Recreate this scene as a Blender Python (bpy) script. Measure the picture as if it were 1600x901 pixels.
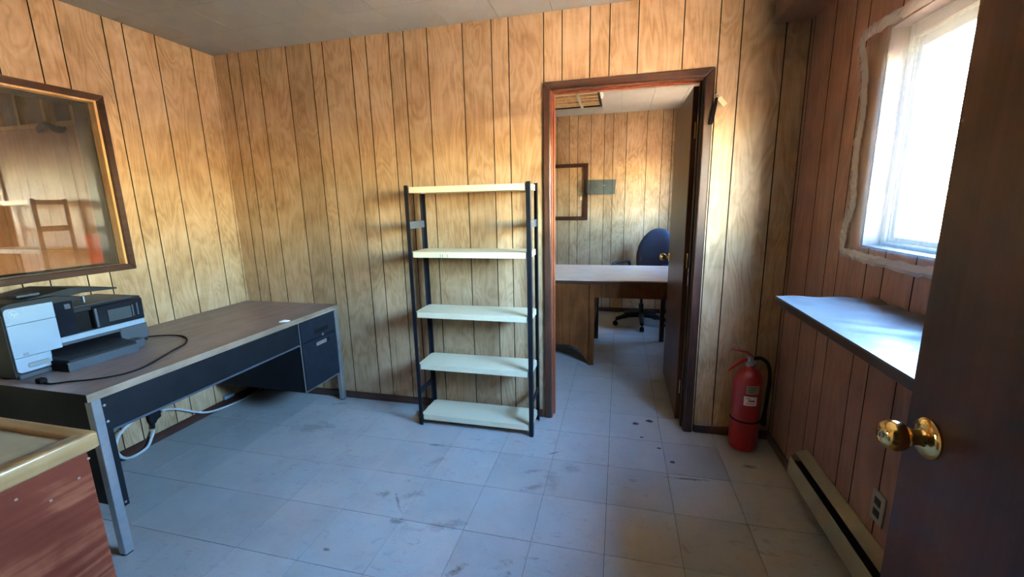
import bpy, bmesh, math, random
from mathutils import Vector, Matrix, noise as mnoise
random.seed(7)
PI = math.pi
scene = bpy.context.scene
COL = scene.collection
for o in list(bpy.data.objects):
    bpy.data.objects.remove(o)

# ------------------------------------------------------------------ camera
cam_d = bpy.data.cameras.new('camera')
cam = bpy.data.objects.new('camera', cam_d)
COL.objects.link(cam)
cam.location = (2.46109514, -2.43971969, 1.40823188)
cam.rotation_euler = (1.37490996, 0.0212162412, 0.243860762)
cam_d.sensor_width = 36.0
cam_d.lens = 662.392596 / 1600 * 36
cam_d.clip_start = 0.02
cam_d.clip_end = 400
scene.camera = cam

# ------------------------------------------------------------------ world, sun, exposure
world = bpy.data.worlds.new('sky')
scene.world = world
world.use_nodes = True
wn = world.node_tree.nodes
wl = world.node_tree.links
bg = wn['Background']
sky = wn.new('ShaderNodeTexSky')
sky.sky_type = 'NISHITA'
sky.sun_disc = False
sky.sun_elevation = math.radians(38)
sky.sun_rotation = math.radians(180)
sky.air_density = 1.6
sky.dust_density = 0.25
sky.ozone_density = 4.0
hsv = wn.new('ShaderNodeHueSaturation')
hsv.inputs['Saturation'].default_value = 1.13
wl.new(sky.outputs[0], hsv.inputs['Color'])
wl.new(hsv.outputs[0], bg.inputs[0])
bg.inputs[1].default_value = 1.75

sun_d = bpy.data.lights.new('sun', 'SUN')
sun_d.energy = 44.0
sun_d.angle = math.radians(0.6)
sun_d.color = (1.0, 0.75, 0.43)
sun = bpy.data.objects.new('sun', sun_d)
COL.objects.link(sun)
sv = Vector((-0.12, 1.0, 0.80))                       # towards the sun: behind the far wall of the office
sun.rotation_euler = sv.to_track_quat('Z', 'Y').to_euler()
sun.location = (0, 20, 20)

def portal(loc, sx, sz, facing):
    d = bpy.data.lights.new('window_portal', 'AREA')
    d.shape = 'RECTANGLE'
    d.size = sx
    d.size_y = sz
    d.cycles.is_portal = True
    p = bpy.data.objects.new('window_portal', d)
    COL.objects.link(p)
    p.location = loc
    p.rotation_euler = Vector(facing).to_track_quat('-Z', 'Z').to_euler()
    return p
portal((3.52, -1.08, 1.6), 1.1, 0.80, (-1, 0, 0))
portal((3.52, 2.27, 1.6), 0.55, 0.80, (-1, 0, 0))

scene.view_settings.view_transform = 'Standard'
scene.view_settings.look = 'None'
scene.view_settings.gamma = 1.0
scene.view_settings.use_curve_mapping = False
scene.view_settings.exposure = 4.54
scene.cycles.use_denoising = True
scene.cycles.max_bounces = 12
scene.cycles.diffuse_bounces = 6
scene.cycles.transparent_max_bounces = 24
scene.cycles.sample_clamp_indirect = 12.0
scene.cycles.caustics_reflective = False
scene.cycles.caustics_refractive = False

# ------------------------------------------------------------------ mesh helpers
def BM():
    return bmesh.new()

def box(bm, x0, x1, y0, y1, z0, z1):
    v = [bm.verts.new(p) for p in ((x0, y0, z0), (x1, y0, z0), (x1, y1, z0), (x0, y1, z0),
                                   (x0, y0, z1), (x1, y0, z1), (x1, y1, z1), (x0, y1, z1))]
    for f in ((3, 2, 1, 0), (4, 5, 6, 7), (0, 1, 5, 4), (1, 2, 6, 5), (2, 3, 7, 6), (3, 0, 4, 7)):
        bm.faces.new([v[i] for i in f])
    return bm

def prism(bm, poly, axis, a0, a1):
    """polygon in the plane across `axis` ('x': (y,z), 'y': (x,z), 'z': (x,y)) extruded from a0 to a1"""
    def P(q, a):
        return {'x': (a, q[0], q[1]), 'y': (q[0], a, q[1]), 'z': (q[0], q[1], a)}[axis]
    A = [bm.verts.new(P(q, a0)) for q in poly]
    Bv = [bm.verts.new(P(q, a1)) for q in poly]
    n = len(poly)
    bm.faces.new(A)
    bm.faces.new(list(reversed(Bv)))
    for i in range(n):
        bm.faces.new((A[i], A[(i + 1) % n], Bv[(i + 1) % n], Bv[i]))
    return bm

def tube(bm, pts, r, seg=8, caps=True):
    pts = [Vector(p) for p in pts]
    rr = r if isinstance(r, (list, tuple)) else [r] * len(pts)
    rings = []
    t0 = (pts[1] - pts[0]).normalized()
    n = t0.orthogonal().normalized()
    for i, p in enumerate(pts):
        if i == 0:
            t = t0
        elif i == len(pts) - 1:
            t = (pts[i] - pts[i - 1]).normalized()
        else:
            t = ((pts[i + 1] - p).normalized() + (p - pts[i - 1]).normalized()).normalized()
        n = (n - t * n.dot(t)).normalized()
        b = t.cross(n)
        rings.append([bm.verts.new(p + (n * math.cos(2 * PI * k / seg) + b * math.sin(2 * PI * k / seg)) * rr[i]) for k in range(seg)])
    for a, b in zip(rings, rings[1:]):
        for k in range(seg):
            bm.faces.new((a[k], a[(k + 1) % seg], b[(k + 1) % seg], b[k]))
    if caps:
        bm.faces.new(list(reversed(rings[0])))
        bm.faces.new(rings[-1])
    return bm

def cyl(bm, p0, p1, r0, r1=None, seg=16):
    return tube(bm, [p0, p1], [r0, r0 if r1 is None else r1], seg)

def lathe(bm, prof, origin=(0, 0, 0), axis=(0, 0, 1), seg=24):
    """profile of (radius, height) turned about `axis` through `origin`"""
    q = Vector((0, 0, 1)).rotation_difference(Vector(axis)).to_matrix()
    o = Vector(origin)
    rings = []
    for r, h in prof:
        rings.append([bm.verts.new(o + q @ Vector((max(r, 1e-4) * math.cos(2 * PI * k / seg), max(r, 1e-4) * math.sin(2 * PI * k / seg), h))) for k in range(seg)])
    for a, b in zip(rings, rings[1:]):
        for k in range(seg):
            bm.faces.new((a[k], a[(k + 1) % seg], b[(k + 1) % seg], b[k]))
    bm.faces.new(list(reversed(rings[0])))
    bm.faces.new(rings[-1])
    return bm

def smoothpts(pts, n=6):
    """Catmull-Rom through the points"""
    P = [Vector(p) for p in pts]
    P = [P[0] * 2 - P[1]] + P + [P[-1] * 2 - P[-2]]
    out = []
    for i in range(1, len(P) - 2):
        a, b, c, d = P[i - 1:i + 3]
        for k in range(n):
            t = k / n
            out.append(0.5 * ((2 * b) + (c - a) * t + (2 * a - 5 * b + 4 * c - d) * t * t + (3 * b - a - 3 * c + d) * t ** 3))
    out.append(P[-2])
    return out

ORIGIN = {}
def link(name, bm, m, parent=None, bevel=0.0, seg=1, smooth=False, world=True):
    """one mesh object; vertices come in room coordinates and are moved under the parent's own origin"""
    bmesh.ops.recalc_face_normals(bm, faces=bm.faces)
    if bevel:
        ed = [e for e in bm.edges if len(e.link_faces) == 2 and e.calc_face_angle(0) > 0.5]
        bmesh.ops.bevel(bm, geom=ed, offset=bevel, segments=seg, profile=0.5, affect='EDGES', clamp_overlap=True)
    if parent is not None and world:
        off = ORIGIN.get(parent.name, Vector((0, 0, 0)))
        if off.length:
            bmesh.ops.translate(bm, verts=bm.verts, vec=-off)
    me = bpy.data.meshes.new(name)
    bm.to_mesh(me)
    bm.free()
    if smooth:
        for p in me.polygons:
            p.use_smooth = True
        if hasattr(me, 'set_sharp_from_angle'):
            me.set_sharp_from_angle(angle=math.radians(42))
    me.materials.append(m)
    o = bpy.data.objects.new(name, me)
    COL.objects.link(o)
    if parent is not None:
        o.parent = parent
        if world:
            ORIGIN[o.name] = ORIGIN.get(parent.name, Vector((0, 0, 0)))
    return o

def tag(o, label=None, cat=None, group=None, kind=None):
    if label: o['label'] = label
    if cat: o['category'] = cat
    if group: o['group'] = group
    if kind: o['kind'] = kind
    return o

def thing(name, label, cat, loc=(0, 0, 0), rz=0.0, group=None):
    o = bpy.data.objects.new(name, None)
    COL.objects.link(o)
    o.empty_display_size = 0.1
    o.location = loc
    o.rotation_euler = (0, 0, rz)
    ORIGIN[o.name] = Vector(loc) if rz == 0 else Vector((0, 0, 0))
    return tag(o, label, cat, group)

def struct(name, bm, m, label, cat, parent=None, **k):
    o = link(name, bm, m, parent, **k)
    tag(o, label, cat, kind='structure')
    return o

def struct_root(name, label, cat):
    o = thing(name, label, cat)
    o['kind'] = 'structure'
    return o

# ------------------------------------------------------------------ material helpers
def new_mat(name):
    m = bpy.data.materials.new(name)
    m.use_nodes = True
    nt = m.node_tree
    return m, nt, nt.nodes['Principled BSDF']

def N(nt, typ, **kw):
    n = nt.nodes.new(typ)
    for k, v in kw.items():
        if k in ('operation', 'blend_type', 'data_type', 'noise_dimensions', 'feature', 'wave_type', 'bands_direction', 'interpolation'):
            setattr(n, k, v)
        else:
            n.inputs[k].default_value = v
    return n

def ramp(nt, stops):
    r = nt.nodes.new('ShaderNodeValToRGB')
    e = r.color_ramp.elements
    while len(e) < len(stops):
        e.new(0.5)
    for el, (p, c) in zip(e, stops):
        el.position = p
        el.color = (c[0], c[1], c[2], 1) if len(c) == 3 else c
    return r

def plain(name, col, rough=0.5, metal=0.0, var=0.08, scale=12.0, bump=0.0, coat=0.0, spec=None):
    """painted, plastic or metal surface with a little procedural unevenness"""
    m, nt, b = new_mat(name)
    tc = N(nt, 'ShaderNodeTexCoord')
    no = N(nt, 'ShaderNodeTexNoise', Scale=scale, Detail=5.0, Roughness=0.6)
    nt.links.new(tc.outputs['Object'], no.inputs['Vector'])
    lo = [max(0, c * (1 - var)) for c in col]
    hi = [min(1, c * (1 + var)) for c in col]
    r = ramp(nt, [(0.3, lo), (0.7, hi)])
    nt.links.new(no.outputs['Fac'], r.inputs['Fac'])
    nt.links.new(r.outputs['Color'], b.inputs['Base Color'])
    b.inputs['Roughness'].default_value = rough
    b.inputs['Metallic'].default_value = metal
    b.inputs['Coat Weight'].default_value = coat
    if spec is not None:
        b.inputs['Specular IOR Level'].default_value = spec
    if bump:
        bp = N(nt, 'ShaderNodeBump', Strength=bump, Distance=0.004)
        nt.links.new(no.outputs['Fac'], bp.inputs['Height'])
        nt.links.new(bp.outputs['Normal'], b.inputs['Normal'])
    return m

def wood(name, dark, mid, light, axis='z', rough=0.45, ring=9.0, across=5.0, fine=1.0, per_object=True, coat=0.0, stretch=0.10, knots=False, spec=0.4):
    """printed wood grain running along `axis`, different on every board"""
    m, nt, b = new_mat(name)
    L = nt.links.new
    tc = N(nt, 'ShaderNodeTexCoord')
    mp = N(nt, 'ShaderNodeMapping')
    mp.inputs['Scale'].default_value = {'x': (stretch, 1, 1), 'y': (1, stretch, 1), 'z': (1, 1, stretch)}[axis]
    if per_object:
        oi = N(nt, 'ShaderNodeObjectInfo')
        mu = N(nt, 'ShaderNodeMath', operation='MULTIPLY')
        mu.inputs[1].default_value = 37.0
        L(oi.outputs['Random'], mu.inputs[0])
        cb = N(nt, 'ShaderNodeCombineXYZ')
        for i in range(3):
            L(mu.outputs[0], cb.inputs[i])
        ad = N(nt, 'ShaderNodeVectorMath', operation='ADD')
        L(tc.outputs['Object'], ad.inputs[0])
        L(cb.outputs[0], ad.inputs[1])
        L(ad.outputs[0], mp.inputs['Vector'])
    else:
        L(tc.outputs['Object'], mp.inputs['Vector'])
    n1 = N(nt, 'ShaderNodeTexNoise', Scale=across, Detail=3.0, Roughness=0.5, Distortion=0.6)
    L(mp.outputs[0], n1.inputs['Vector'])
    mul = N(nt, 'ShaderNodeMath', operation='MULTIPLY')
    mul.inputs[1].default_value = ring * 6.283
    L(n1.outputs['Fac'], mul.inputs[0])
    sn = N(nt, 'ShaderNodeMath', operation='SINE')
    L(mul.outputs[0], sn.inputs[0])
    n2 = N(nt, 'ShaderNodeTexNoise', Scale=70.0, Detail=5.0, Roughness=0.7)
    mp2 = N(nt, 'ShaderNodeMapping')
    mp2.inputs['Scale'].default_value = {'x': (0.05, 1, 1), 'y': (1, 0.05, 1), 'z': (1, 1, 0.05)}[axis]
    L((ad.outputs[0] if per_object else tc.outputs['Object']), mp2.inputs['Vector'])
    L(mp2.outputs[0], n2.inputs['Vector'])
    n3 = N(nt, 'ShaderNodeTexNoise', Scale=4.5, Detail=5.0, Roughness=0.6, Distortion=0.5)
    L(tc.outputs['Object'], n3.inputs['Vector'])
    # height of grain = 0.5 + rings + fine fibres + blotches
    a1 = N(nt, 'ShaderNodeMath', operation='MULTIPLY_ADD')
    L(sn.outputs[0], a1.inputs[0]); a1.inputs[1].default_value = 0.055; a1.inputs[2].default_value = 0.0
    a2 = N(nt, 'ShaderNodeMath', operation='MULTIPLY_ADD')
    L(n2.outputs['Fac'], a2.inputs[0]); a2.inputs[1].default_value = 0.30 * fine; L(a1.outputs[0], a2.inputs[2])
    a3 = N(nt, 'ShaderNodeMath', operation='MULTIPLY_ADD')
    L(n3.outputs['Fac'], a3.inputs[0]); a3.inputs[1].default_value = 0.53; L(a2.outputs[0], a3.inputs[2])
    r = ramp(nt, [(0.22, dark), (0.42, mid), (0.62, light)])
    L(a3.outputs[0], r.inputs['Fac'])
    col = r.outputs['Color']
    if knots:
        mk = N(nt, 'ShaderNodeMapping')
        mk.inputs['Scale'].default_value = (1, 1, 0.55)
        L(ad.outputs[0], mk.inputs['Vector'])
        vo = N(nt, 'ShaderNodeTexVoronoi', Scale=3.2)
        L(mk.outputs[0], vo.inputs['Vector'])
        kr = ramp(nt, [(0.0, (0.75, 0.75, 0.75)), (0.075, (0, 0, 0))])
        L(vo.outputs['Distance'], kr.inputs['Fac'])
        kx = nt.nodes.new('ShaderNodeMixRGB')
        L(kr.outputs['Color'], kx.inputs[0]); L(col, kx.inputs[1])
        kx.inputs[2].default_value = (dark[0] * 0.6, dark[1] * 0.55, dark[2] * 0.5, 1)
        col = kx.outputs[0]
    if per_object:
        hs = N(nt, 'ShaderNodeHueSaturation')
        mr = N(nt, 'ShaderNodeMapRange')
        mr.inputs['To Min'].default_value = 0.86
        mr.inputs['To Max'].default_value = 1.10
        L(oi.outputs['Random'], mr.inputs['Value'])
        L(mr.outputs[0], hs.inputs['Value'])
        L(col, hs.inputs['Color'])
        col = hs.outputs['Color']
    L(col, b.inputs['Base Color'])
    b.inputs['Roughness'].default_value = rough
    b.inputs['Specular IOR Level'].default_value = spec
    b.inputs['Coat Weight'].default_value = coat
    b.inputs['Coat Roughness'].default_value = 0.25
    bp = N(nt, 'ShaderNodeBump', Strength=0.12, Distance=0.002)
    L(a2.outputs[0], bp.inputs['Height'])
    L(bp.outputs['Normal'], b.inputs['Normal'])
    return m

def clear(name, tint, alpha, rough=0.05, bump=0.0, bscale=30.0, fres=1.5, trans=0.0):
    """thin clear sheet: see-through, Fresnel gloss and a little milky scatter"""
    m = bpy.data.materials.new(name)
    m.use_nodes = True
    nt = m.node_tree
    nt.nodes.clear()
    L = nt.links.new
    out = N(nt, 'ShaderNodeOutputMaterial')
    tr = N(nt, 'ShaderNodeBsdfTransparent', Color=(tint[0], tint[1], tint[2], 1))
    gl = N(nt, 'ShaderNodeBsdfGlossy', Roughness=rough)
    gl.inputs['Color'].default_value = (1, 1, 1, 1)
    # Schlick reflectance, the same from both sides of the sheet
    f0 = ((fres - 1) / (fres + 1)) ** 2
    lw = N(nt, 'ShaderNodeLayerWeight', Blend=0.5)
    pw = N(nt, 'ShaderNodeMath', operation='POWER')
    L(lw.outputs['Facing'], pw.inputs[0])
    pw.inputs[1].default_value = 5.0
    fr = N(nt, 'ShaderNodeMath', operation='MULTIPLY_ADD')
    L(pw.outputs[0], fr.inputs[0])
    fr.inputs[1].default_value = 1 - f0
    fr.inputs[2].default_value = f0
    base = tr.outputs[0]
    if alpha > 0:
        di = N(nt, 'ShaderNodeBsdfDiffuse')
        di.inputs['Color'].default_value = (0.8, 0.8, 0.8, 1)
        tl = N(nt, 'ShaderNodeBsdfTranslucent')
        tl.inputs['Color'].default_value = (0.85, 0.87, 0.9, 1)
        md = N(nt, 'ShaderNodeMixShader', Fac=trans)
        L(di.outputs[0], md.inputs[1]); L(tl.outputs[0], md.inputs[2])
        mx0 = N(nt, 'ShaderNodeMixShader', Fac=alpha)
        L(tr.outputs[0], mx0.inputs[1]); L(md.outputs[0], mx0.inputs[2])
        base = mx0.outputs[0]
    mx = N(nt, 'ShaderNodeMixShader')
    L(fr.outputs[0], mx.inputs[0]); L(base, mx.inputs[1]); L(gl.outputs[0], mx.inputs[2])
    L(mx.outputs[0], out.inputs['Surface'])
    if bump:
        tc = N(nt, 'ShaderNodeTexCoord')
        no = N(nt, 'ShaderNodeTexNoise', Scale=bscale, Detail=4.0, Distortion=1.0)
        L(tc.outputs['Object'], no.inputs['Vector'])
        bp = N(nt, 'ShaderNodeBump', Strength=bump, Distance=0.01)
        L(no.outputs['Fac'], bp.inputs['Height'])
        L(bp.outputs['Normal'], gl.inputs['Normal'])
    return m

M = {}
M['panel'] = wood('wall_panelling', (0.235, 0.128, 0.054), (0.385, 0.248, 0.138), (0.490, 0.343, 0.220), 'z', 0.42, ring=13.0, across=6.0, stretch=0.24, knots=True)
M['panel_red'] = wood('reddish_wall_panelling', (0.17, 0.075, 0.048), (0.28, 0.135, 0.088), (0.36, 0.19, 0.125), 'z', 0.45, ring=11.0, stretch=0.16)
M['groove'] = plain('panel_groove', (0.020, 0.011, 0.006), 0.9, spec=0.1)
M['trim'] = wood('dark_trim_wood', (0.022, 0.0085, 0.006), (0.048, 0.019, 0.0125), (0.078, 0.033, 0.022), 'z', 0.28, per_object=False, coat=0.25)
M['trim_x'] = wood('dark_trim_wood_x', (0.022, 0.0085, 0.006), (0.048, 0.019, 0.0125), (0.078, 0.033, 0.022), 'x', 0.28, per_object=False, coat=0.25)
M['trim_y'] = wood('dark_trim_wood_y', (0.022, 0.0085, 0.006), (0.048, 0.019, 0.0125), (0.078, 0.033, 0.022), 'y', 0.28, per_object=False, coat=0.25)
M['stop'] = wood('red_stained_stop', (0.12, 0.026, 0.011), (0.21, 0.052, 0.021), (0.29, 0.085, 0.034), 'z', 0.3, per_object=False, coat=0.3)
M['door'] = wood('dark_door_veneer', (0.050, 0.016, 0.009), (0.085, 0.030, 0.017), (0.125, 0.049, 0.028), 'z', 0.38, ring=4.0, per_object=False, coat=0.04, spec=0.28)
M['jamb_light'] = wood('bare_pine', (0.36, 0.18, 0.06), (0.56, 0.32, 0.13), (0.68, 0.44, 0.2), 'z', 0.5, per_object=False)
M['ceil'] = plain('ceiling_tile_paint', (0.265, 0.26, 0.253), 0.9, var=0.06, scale=4.0, bump=0.15)
M['ceil_gap'] = plain('ceiling_joint', (0.16, 0.15, 0.14), 0.9)
M['black'] = plain('black_enamel', (0.006, 0.007, 0.010), 0.5, var=0.3, spec=0.18)
M['black_post'] = plain('black_steel_post', (0.006, 0.007, 0.011), 0.4, var=0.3, spec=0.25)
M['chrome'] = plain('brushed_aluminium', (0.40, 0.41, 0.43), 0.34, 0.85, var=0.08, scale=30)
M['shelf'] = plain('cream_shelf_enamel', (0.585, 0.525, 0.365), 0.4, var=0.05, scale=5)
M['white_plastic'] = plain('white_plastic', (0.190, 0.255, 0.345), 0.45, var=0.03)
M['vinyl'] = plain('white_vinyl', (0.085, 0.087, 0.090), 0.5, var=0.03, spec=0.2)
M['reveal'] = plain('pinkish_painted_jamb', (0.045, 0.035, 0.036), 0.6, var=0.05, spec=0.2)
M['dark_plastic'] = plain('dark_plastic', (0.011, 0.012, 0.016), 0.42, var=0.15, spec=0.3)
M['gloss_black'] = plain('gloss_black_plastic', (0.006, 0.008, 0.014), 0.16, var=0.2)
M['grey_plastic'] = plain('grey_plastic', (0.052, 0.060, 0.078), 0.45, var=0.1, spec=0.3)
M['card'] = plain('mid_grey_plastic', (0.14, 0.165, 0.195), 0.4, var=0.05)
M['logo'] = plain('silver_logo', (0.36, 0.42, 0.48), 0.35, var=0.03)
M['screen'] = plain('blank_screen', (0.045, 0.055, 0.065), 0.15, var=0.05)
M['brass'] = plain('polished_brass', (0.78, 0.55, 0.22), 0.12, 1.0, var=0.12, scale=25)
M['red_paint'] = plain('red_enamel', (0.30, 0.008, 0.010), 0.32, var=0.08, coat=0.3)
M['steel'] = plain('zinc_steel', (0.45, 0.45, 0.46), 0.35, 0.9, var=0.15)
M['rubber'] = plain('black_rubber', (0.007, 0.007, 0.008), 0.8, spec=0.12)
M['heater'] = plain('beige_heater_enamel', (0.25, 0.225, 0.165), 0.55, var=0.08)
M['ivory'] = plain('ivory_plastic', (0.28, 0.26, 0.20), 0.5, var=0.06)
M['paper'] = plain('white_paper', (0.72, 0.71, 0.68), 0.8, var=0.05)
M['manila'] = plain('manila_tag', (0.68, 0.55, 0.36), 0.8, var=0.06)
M['cable_grey'] = plain('grey_cable', (0.42, 0.43, 0.44), 0.5)
M['navy'] = plain('navy_fabric', (0.022, 0.032, 0.060), 0.75, var=0.15, scale=60, bump=0.2)
M['laminate'] = wood('walnut_laminate', (0.11, 0.074, 0.068), (0.185, 0.134, 0.128), (0.245, 0.185, 0.178), 'y', 0.4, ring=6, per_object=False)
M['edge_oak'] = wood('worn_edge_band', (0.11, 0.071, 0.048), (0.20, 0.140, 0.100), (0.31, 0.23, 0.175), 'y', 0.5, per_object=False)
M['oak_rim_y'] = wood('oak_counter_rim', (0.13, 0.066, 0.026), (0.23, 0.130, 0.058), (0.31, 0.19, 0.095), 'y', 0.3, per_object=False, coat=0.4)
M['oak_rim_x'] = wood('oak_counter_rim_x', (0.13, 0.066, 0.026), (0.23, 0.130, 0.058), (0.31, 0.19, 0.095), 'x', 0.3, per_object=False, coat=0.4)
M['counter_top'] = plain('counter_laminate', (0.24, 0.20, 0.13), 0.6, var=0.12, scale=20)
M['redwood'] = wood('red_stained_plywood', (0.070, 0.010, 0.004), (0.115, 0.021, 0.010), (0.26, 0.085, 0.040), 'y', 0.55, ring=5, across=14, per_object=False, stretch=0.05, spec=0.15)
M['desk_wood'] = wood('brown_desk_veneer', (0.060, 0.017, 0.004), (0.110, 0.034, 0.008), (0.16, 0.055, 0.015), 'z', 0.45, per_object=False, spec=0.15)
M['desk_top2'] = wood('pale_desk_top', (0.42, 0.30, 0.24), (0.55, 0.42, 0.35), (0.64, 0.52, 0.45), 'x', 0.3, per_object=False)
M['ply'] = wood('plywood_sheet', (0.24, 0.130, 0.085), (0.33, 0.195, 0.135), (0.40, 0.25, 0.18), 'z', 0.6, ring=5, per_object=True, stretch=0.15)
M['stud'] = wood('framing_lumber', (0.32, 0.19, 0.09), (0.48, 0.31, 0.16), (0.58, 0.41, 0.24), 'z', 0.6, per_object=True)
M['grey_board'] = plain('grey_sheathing', (0.15, 0.145, 0.13), 0.8, var=0.15, scale=6)
M['red_board'] = plain('red_painted_board', (0.42, 0.10, 0.055), 0.5, var=0.12)
M['concrete'] = plain('shop_concrete', (0.25, 0.24, 0.22), 0.85, var=0.15, scale=3)
M['dirt'] = plain('sunlit_gravel_ground', (0.50, 0.39, 0.27), 0.95, var=0.12, scale=0.8)
M['drywall'] = plain('hall_blocker_drywall', (0.30, 0.28, 0.25), 0.85, var=0.05)
M['glass'] = clear('window_glass', (0.96, 0.97, 0.97), 0.0, 0.0, fres=1.5)
M['glass_old'] = clear('old_pane_glass', (0.80, 0.80, 0.80), 0.0, 0.0, fres=1.85)
M['film'] = clear('plastic_film', (0.96, 0.965, 0.97), 0.022, 0.10, 0.6, 14.0, fres=1.45, trans=0.6)
M['tape'] = clear('packing_tape', (0.80, 0.75, 0.64), 0.42, 0.12, 1.0, 40.0, fres=2.1, trans=0.15)
M['smoke'] = clear('smoked_plastic', (0.78, 0.84, 0.87), 0.03, 0.08, fres=1.4)
M['amber'] = clear('amber_diffuser', (0.75, 0.58, 0.38), 0.55, 0.2, fres=1.4, trans=0.3)

def floor_material():
    m, nt, b = new_mat('vinyl_floor_tile')
    L = nt.links.new
    geo = N(nt, 'ShaderNodeNewGeometry')
    oi = N(nt, 'ShaderNodeObjectInfo')
    pos = geo.outputs['Position']
    fine = N(nt, 'ShaderNodeTexNoise', Scale=220.0, Detail=3.0, Roughness=0.7)
    L(pos, fine.inputs['Vector'])
    blot = N(nt, 'ShaderNodeTexNoise', Scale=4.0, Detail=6.0, Roughness=0.65)
    L(pos, blot.inputs['Vector'])
    base = ramp(nt, [(0.30, (0.235, 0.232, 0.225)), (0.55, (0.315, 0.312, 0.306)), (0.8, (0.36, 0.357, 0.35))])
    mixf = N(nt, 'ShaderNodeMath', operation='MULTIPLY_ADD')
    L(fine.outputs['Fac'], mixf.inputs[0]); mixf.inputs[1].default_value = 0.55
    sub = N(nt, 'ShaderNodeMath', operation='MULTIPLY')
    L(blot.outputs['Fac'], sub.inputs[0]); sub.inputs[1].default_value = 0.52
    L(sub.outputs[0], mixf.inputs[2])
    L(mixf.outputs[0], base.inputs['Fac'])
    hs = N(nt, 'ShaderNodeHueSaturation')
    mr = N(nt, 'ShaderNodeMapRange')
    mr.inputs['To Min'].default_value = 0.93
    mr.inputs['To Max'].default_value = 1.06
    L(oi.outputs['Random'], mr.inputs['Value'])
    L(mr.outputs[0], hs.inputs['Value']); L(base.outputs['Color'], hs.inputs['Color'])
    col = hs.outputs['Color']
    # dark scuffs and dirt: smudges that lie on the floor where people walk
    sc = N(nt, 'ShaderNodeTexNoise', Scale=16.0, Detail=9.0, Roughness=0.76, Distortion=0.8)
    mp = N(nt, 'ShaderNodeMapping')
    mp.inputs['Rotation'].default_value = (0, 0, 0.7)
    mp.inputs['Scale'].default_value = (1.0, 1.7, 1)
    L(pos, mp.inputs['Vector']); L(mp.outputs[0], sc.inputs['Vector'])
    scr = ramp(nt, [(0.55, (0, 0, 0)), (0.68, (1, 1, 1))])
    L(sc.outputs['Fac'], scr.inputs['Fac'])
    zone = N(nt, 'ShaderNodeTexNoise', Scale=1.7, Detail=2.0)
    L(pos, zone.inputs['Vector'])
    zr = ramp(nt, [(0.42, (0.12, 0.12, 0.12)), (0.62, (1, 1, 1))])
    L(zone.outputs['Fac'], zr.inputs['Fac'])
    dm = N(nt, 'ShaderNodeMath', operation='MULTIPLY')
    L(scr.outputs['Color'], dm.inputs[0]); L(zr.outputs['Color'], dm.inputs[1])
    dm2 = N(nt, 'ShaderNodeMath', operation='MULTIPLY')
    L(dm.outputs[0], dm2.inputs[0]); dm2.inputs[1].default_value = 0.50
    last = dm2.outputs[0]
    # single stains at their own places: (x, y, rx, ry, angle, strength)
    for (sx, sy, rx, ry, an, st) in STAINS:
        m3 = N(nt, 'ShaderNodeMapping')
        m3.vector_type = 'TEXTURE'
        m3.inputs['Location'].default_value = (sx, sy, 0)
        m3.inputs['Rotation'].default_value = (0, 0, an)
        m3.inputs['Scale'].default_value = (rx, ry, 1)
        L(pos, m3.inputs['Vector'])
        ln = N(nt, 'ShaderNodeVectorMath', operation='LENGTH')
        L(m3.outputs[0], ln.inputs[0])
        wob = N(nt, 'ShaderNodeMath', operation='MULTIPLY_ADD')
        L(sc.outputs['Fac'], wob.inputs[0]); wob.inputs[1].default_value = -4.5
        L(ln.outputs['Value'], wob.inputs[2])
        rr = N(nt, 'ShaderNodeMapRange')
        rr.inputs['From Min'].default_value = -2.05
        rr.inputs['From Max'].default_value = -1.35
        rr.inputs['To Min'].default_value = st
        rr.inputs['To Max'].default_value = 0.0
        L(wob.outputs[0], rr.inputs['Value'])
        mxm = N(nt, 'ShaderNodeMath', operation='MAXIMUM')
        L(last, mxm.inputs[0]); L(rr.outputs[0], mxm.inputs[1])
        last = mxm.outputs[0]
    mx = nt.nodes.new('ShaderNodeMixRGB')
    L(last, mx.inputs[0]); L(col, mx.inputs[1])
    mx.inputs[2].default_value = (0.055, 0.05, 0.042, 1)
    L(mx.outputs[0], b.inputs['Base Color'])
    rg = N(nt, 'ShaderNodeMapRange')
    rg.inputs['To Min'].default_value = 0.36
    rg.inputs['To Max'].default_value = 0.62
    L(blot.outputs['Fac'], rg.inputs['Value'])
    L(rg.outputs[0], b.inputs['Roughness'])
    bp = N(nt, 'ShaderNodeBump', Strength=0.05, Distance=0.002)
    L(blot.outputs['Fac'], bp.inputs['Height'])
    L(bp.outputs['Normal'], b.inputs['Normal'])
    return m
STAINS = [(1.455, -0.815, 0.100, 0.010, -0.90, 0.65), (1.36, -0.775, 0.050, 0.028, 0.3, 0.55), (1.505, -0.745, 0.075, 0.030, 0.75, 0.38), (1.514, -0.93, 0.050, 0.022, 0.2, 0.65),
          (1.74, -0.91, 0.120, 0.035, 0.45, 0.42), (2.075, -0.57, 0.075, 0.028, 0.6, 0.5), (2.134, -0.243, 0.065, 0.010, 0.6, 0.7), (1.87, -1.13, 0.060, 0.022, 0.9, 0.75), (2.08, -1.085, 0.020, 0.022, 0.0, 0.7),
          (1.425, -0.311, 0.050, 0.016, 0.2, 0.65), (2.85, -0.33, 0.15, 0.010, 0.10, 0.8), (3.175, -0.15, 0.045, 0.020, 0.2, 0.85), (0.55, -0.28, 0.17, 0.075, 0.5, 0.36), (0.51, 0.056, 0.050, 0.015, 0.4, 0.85),
          (1.302, -1.143, 0.018, 0.014, 0.0, 0.8), (2.24, -0.37, 0.07, 0.05, 0.2, 0.35), (2.04, -0.44, 0.08, 0.020, 0.5, 0.38), (1.49, -0.47, 0.09, 0.03, 0.9, 0.3), (2.16, -0.50, 0.05, 0.10, 0.2, 0.32)]
M['tile'] = floor_material()
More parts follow.
